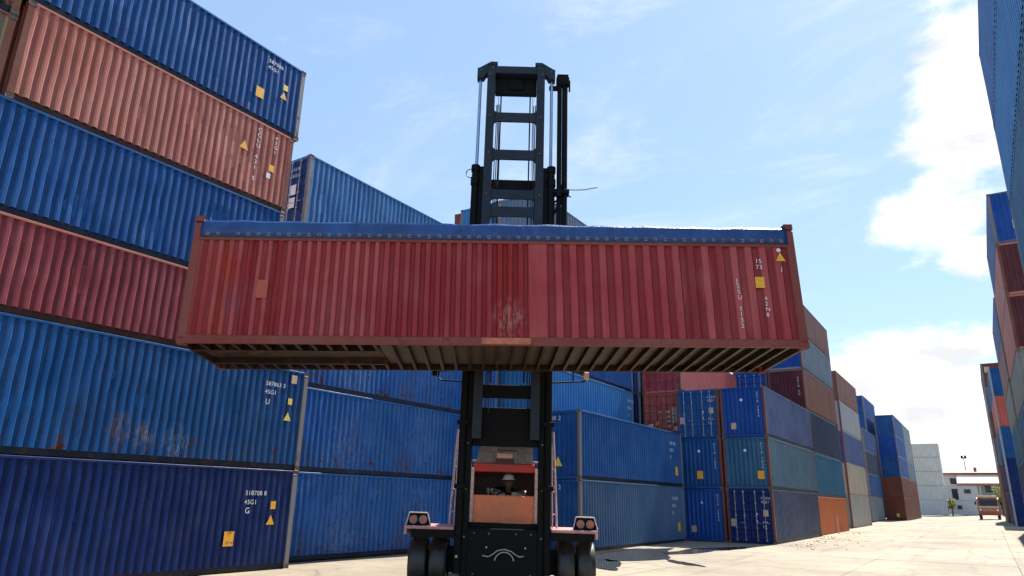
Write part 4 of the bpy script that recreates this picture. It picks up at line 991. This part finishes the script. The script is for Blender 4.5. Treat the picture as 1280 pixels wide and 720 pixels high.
# ------------------------------------------------------------------ far end of the aisle
def truck():
    gx, gy = 0.0, 112.0
    T = empty('truck', (gx, gy, G(gx, gy)), 0, 'old orange lorry with cream roof parked facing us at the end of the aisle', 'truck')
    part('cab', MB().prism([(0, .75), (0, 1.55), (.12, 1.7), (.42, 2.55), (.7, 2.68), (2.0, 2.68), (2.0, .75)], 'x', -1.15, 1.15), T, 'truck_orange')
    part('cab_roof', MB().box(-1.1, 1.1, .42, 2.0, 2.66, 2.80, .05).box(-1.0, 1.0, .35, .6, 2.78, 2.95, .03), T, 'truck_cream')
    part('windscreen', MB().prism([(.10, 1.72), (.38, 2.48), (.42, 2.48), (.16, 1.70)], 'x', -.98, .98), T, 'glass_dark')
    part('grille', MB().box(-.72, .72, -.04, .02, .98, 1.42, .01), T, 'truck_red')
    for k in range(4): part('grille_bar', MB().box(-.70, .70, -.06, -.035, 1.03+.1*k, 1.06+.1*k), T, 'truck_cream')
    part('bumper', MB().box(-1.2, 1.2, -.16, .0, .52, .78, .03), T, 'truck_red')
    part('hood_band', MB().box(-1.12, 1.12, -.03, .0, 1.46, 1.60), T, 'truck_cream')
    for s in (-1, 1):
        part('headlight', MB().tube((s*.92, -.07, 1.18), (s*.92, .0, 1.18), .13, n=16), T, 'lens_clear', True)
        part('door', MB().box(s*1.16-.012, s*1.16+.012, .7, 1.8, .8, 2.5), T, 'truck_red')
        part('side_window', MB().box(s*1.18-.01, s*1.18+.01, .85, 1.7, 1.75, 2.4), T, 'glass_dark')
        m_ = part('mirror', MB().box(s*1.38-.09, s*1.38+.09, .1, .14, 1.8, 2.2, .02), T, 'mast_black'); part('mirror_arm', MB().tube((s*1.15, .2, 2.1), (s*1.38, .12, 2.1), .02), m_, 'mast_black')
        for yy in (1.0, 5.2):
            w_ = part('wheel', MB().tube((s*.85, yy, .5), (s*1.15, yy, .5), .5, n=24), T, 'rubber', True); part('rim', MB().tube((s*1.12, yy, .5), (s*1.165, yy, .5), .26, n=16), w_, 'truck_cream')
    part('load_bed', MB().box(-1.22, 1.22, 2.15, 6.8, .95, 2.05, .02), T, 'truck_red'); part('chassis', MB().box(-.5, .5, .2, 6.6, .55, .95), T, 'mast_black')
truck()
def office():
    oy = 166.0
    for zi, (z0, lb) in enumerate(((.9, 'white site cabin with one window on the ground beside the white stack'), (3.6, 'white site cabin with a door and a window on top of the other cabin'))):
        T = empty('site_cabin', (-3.9, oy, z0), 0, lb, 'cabin', 'white site cabins')
        part('wall', MB().box(-2.45, 2.55, 0, 2.4, 0, 2.66), T, 'wall_white')
        part('roof', MB().box(-2.5, 2.6, -.05, 2.45, 2.66, 2.69), T, 'wall_grey')
        def win(x0, x1, z0_, z1_):
            f = part('window', MB().box(x0, x1, -.06, .0, z0_, z0_+.08).box(x0, x1, -.06, .0, z1_-.08, z1_).box(x0, x0+.08, -.06, .0, z0_+.08, z1_-.08).box(x1-.08, x1, -.06, .0, z0_+.08, z1_-.08), T, 'wall_grey')
            part('pane', MB().box(x0+.08, x1-.08, -.03, -.005, z0_+.08, z1_-.08), f, 'glass_dark')
        if zi == 0: win(-1.2, -.3, .95, 1.8)
        else:
            win(.3, 1.5, 1.2, 2.1)
            part('door', MB().box(-1.7, -.7, -.05, .0, .1, 2.1), T, 'glass_dark')
    T = empty('office_building', (0, 174, .8), 0, 'grey two-storey office with a long cream awning roof and red eaves', 'building')
    part('wall', MB().box(-7.0, 9.0, 0, 8, 0, 7.9), T, 'wall_grey')
    part('gable_roof', MB().prism([(-.5, 7.9), (-.5, 8.25), (4, 8.9), (8.8, 8.25), (8.8, 7.9)], 'x', -7.3, 9.3), T, 'post_brown')
    part('awning_roof', MB().prism([(-3.2, 6.02), (-3.2, 6.16), (0.0, 8.1), (0.0, 7.9)], 'x', -4.6, 9.0), T, 'roof_beige')
    part('eaves', MB().box(-4.7, 9.0, -3.3, -3.18, 5.65, 6.02), T, 'roof_red')
    for k in range(5): part('pillar', MB().box(-1.0+k*2.3, -.8+k*2.3, -3.0, -2.8, 0, 5.9), T, 'wall_white')
    for fl in (0, 1):
        for k in range(4):
            x0 = -.2+k*2.2; z0 = 3.3*fl+1.0
            f = part('window', MB().box(x0, x0+1.5, -.07, 0, z0, z0+.08).box(x0, x0+1.5, -.07, 0, z0+1.62, z0+1.7).box(x0, x0+.08, -.07, 0, z0+.08, z0+1.62).box(x0+1.42, x0+1.5, -.07, 0, z0+.08, z0+1.62), T, 'wall_white')
            part('pane', MB().box(x0+.08, x0+1.42, -.03, -.004, z0+.08, z0+1.62), f, 'glass_dark')
    for x0 in (-6.0, -4.2): 
        f = part('window', MB().box(x0, x0+1.3, -.05, -.0, 5.9, 7.3), T, 'wall_white'); part('pane', MB().box(x0+.1, x0+1.2, -.08, -.052, 6.0, 7.2), f, 'glass_dark')
    for x in (-1.5, 3.0): part('roof_vent', MB().box(x, x+.5, 2.0, 2.5, 8.6, 9.4), T, 'roof_red')
    L_ = empty('floodlight_mast', (-3.2, 195, .8), 0, 'thin floodlight mast rising above the far office roof', 'lamp')
    part('pole', MB().tube((0, 0, 0), (0, 0, 12.4), .16, .08, n=10), L_, 'guard_grey', True)
    part('lamp_head', MB().box(-.6, .6, -.2, .2, 12.3, 12.5).box(-.55, -.1, -.3, .2, 12.5, 12.95, .03).box(.1, .55, -.3, .2, 12.5, 12.95, .03), L_, 'mast_black')
office()
def leafy(name, x, y, h, r, n, label, mat, seed, cat='tree'):
    rr = random.Random(seed); T = empty(name, (x, y, G(x, y)), 0, label, cat)
    tb = MB().tube((0, 0, 0), (.1, 0, h*.55), .14, .08, n=8)
    for k in range(5):
        a = rr.uniform(0, 6.28); tb.tube((.1, 0, h*(.4+.04*k)), (math.cos(a)*r*.6, math.sin(a)*r*.6, h*(.65+.05*k)), .05, .02, n=6)
    part('trunk', tb, T, 'bark')
    bm = bmesh.new(); cl = [(rr.uniform(-r, r)*.6, rr.uniform(-r, r)*.6, h*rr.uniform(.45, .92), r*rr.uniform(.3, .6)) for _ in range(9)]
    for i in range(n):
        c = rr.choice(cl); d = Vector((rr.gauss(0, 1), rr.gauss(0, 1), rr.gauss(0, .8))).normalized()*c[3]*rr.uniform(.5, 1.05)
        p = Vector(c[:3])+d; s = rr.uniform(.12, .28); ax = Vector((rr.gauss(0, 1), rr.gauss(0, 1), rr.gauss(0, .6))).normalized(); b2 = ax.orthogonal().normalized()
        bm.faces.new([bm.verts.new(p+ax*s), bm.verts.new(p+b2*s*.45), bm.verts.new(p-ax*s), bm.verts.new(p-b2*s*.45)])
    me = bpy.data.meshes.new('crown'); bm.to_mesh(me); bm.free(); link('crown', me, T, mat)
leafy('young_tree', 2.0, 150.0, 4.6, 1.7, 1500, 'small bright green tree behind the parked lorry', 'leaf_pale', 2)
leafy('shrub', -5.9, 163.0, 3.2, .7, 500, 'narrow green shrub between the white stack and the site cabins', 'leaf_pale', 5, 'shrub')

# ------------------------------------------------------------------ rubble along the foot of the front block
rr = random.Random(9); bm = bmesh.new()
for i in range(420):
    u = rr.random(); y = 38.0+u*24; x = -8.9+rr.gauss(0, .5)+rr.random()*.9+.2
    if rr.random() < .25: x = -9.0+rr.random()*3.2; y = 36+rr.random()*12
    s = rr.choice([.012, .015, .02, .02, .03, .045])*rr.uniform(.7, 1.3)
    r_ = bmesh.ops.create_icosphere(bm, subdivisions=1, radius=s, matrix=Matrix.Translation((x, y, G(x, y)+s*.35)) @ Matrix.Rotation(rr.random()*6, 4, 'Z') @ Matrix.Diagonal((1, rr.uniform(.6, 1), rr.uniform(.4, .8), 1)))
    for v in r_['verts']: v.co += Vector((rr.uniform(-1, 1), rr.uniform(-1, 1), rr.uniform(-1, 1)))*s*.18
me = bpy.data.meshes.new('gravel'); bm.to_mesh(me); bm.free()
gv = link('gravel', me, None, 'stone'); gv['kind'] = 'stuff'; gv['label'] = 'loose broken stones along the foot of the front container block'; gv['category'] = 'gravel'
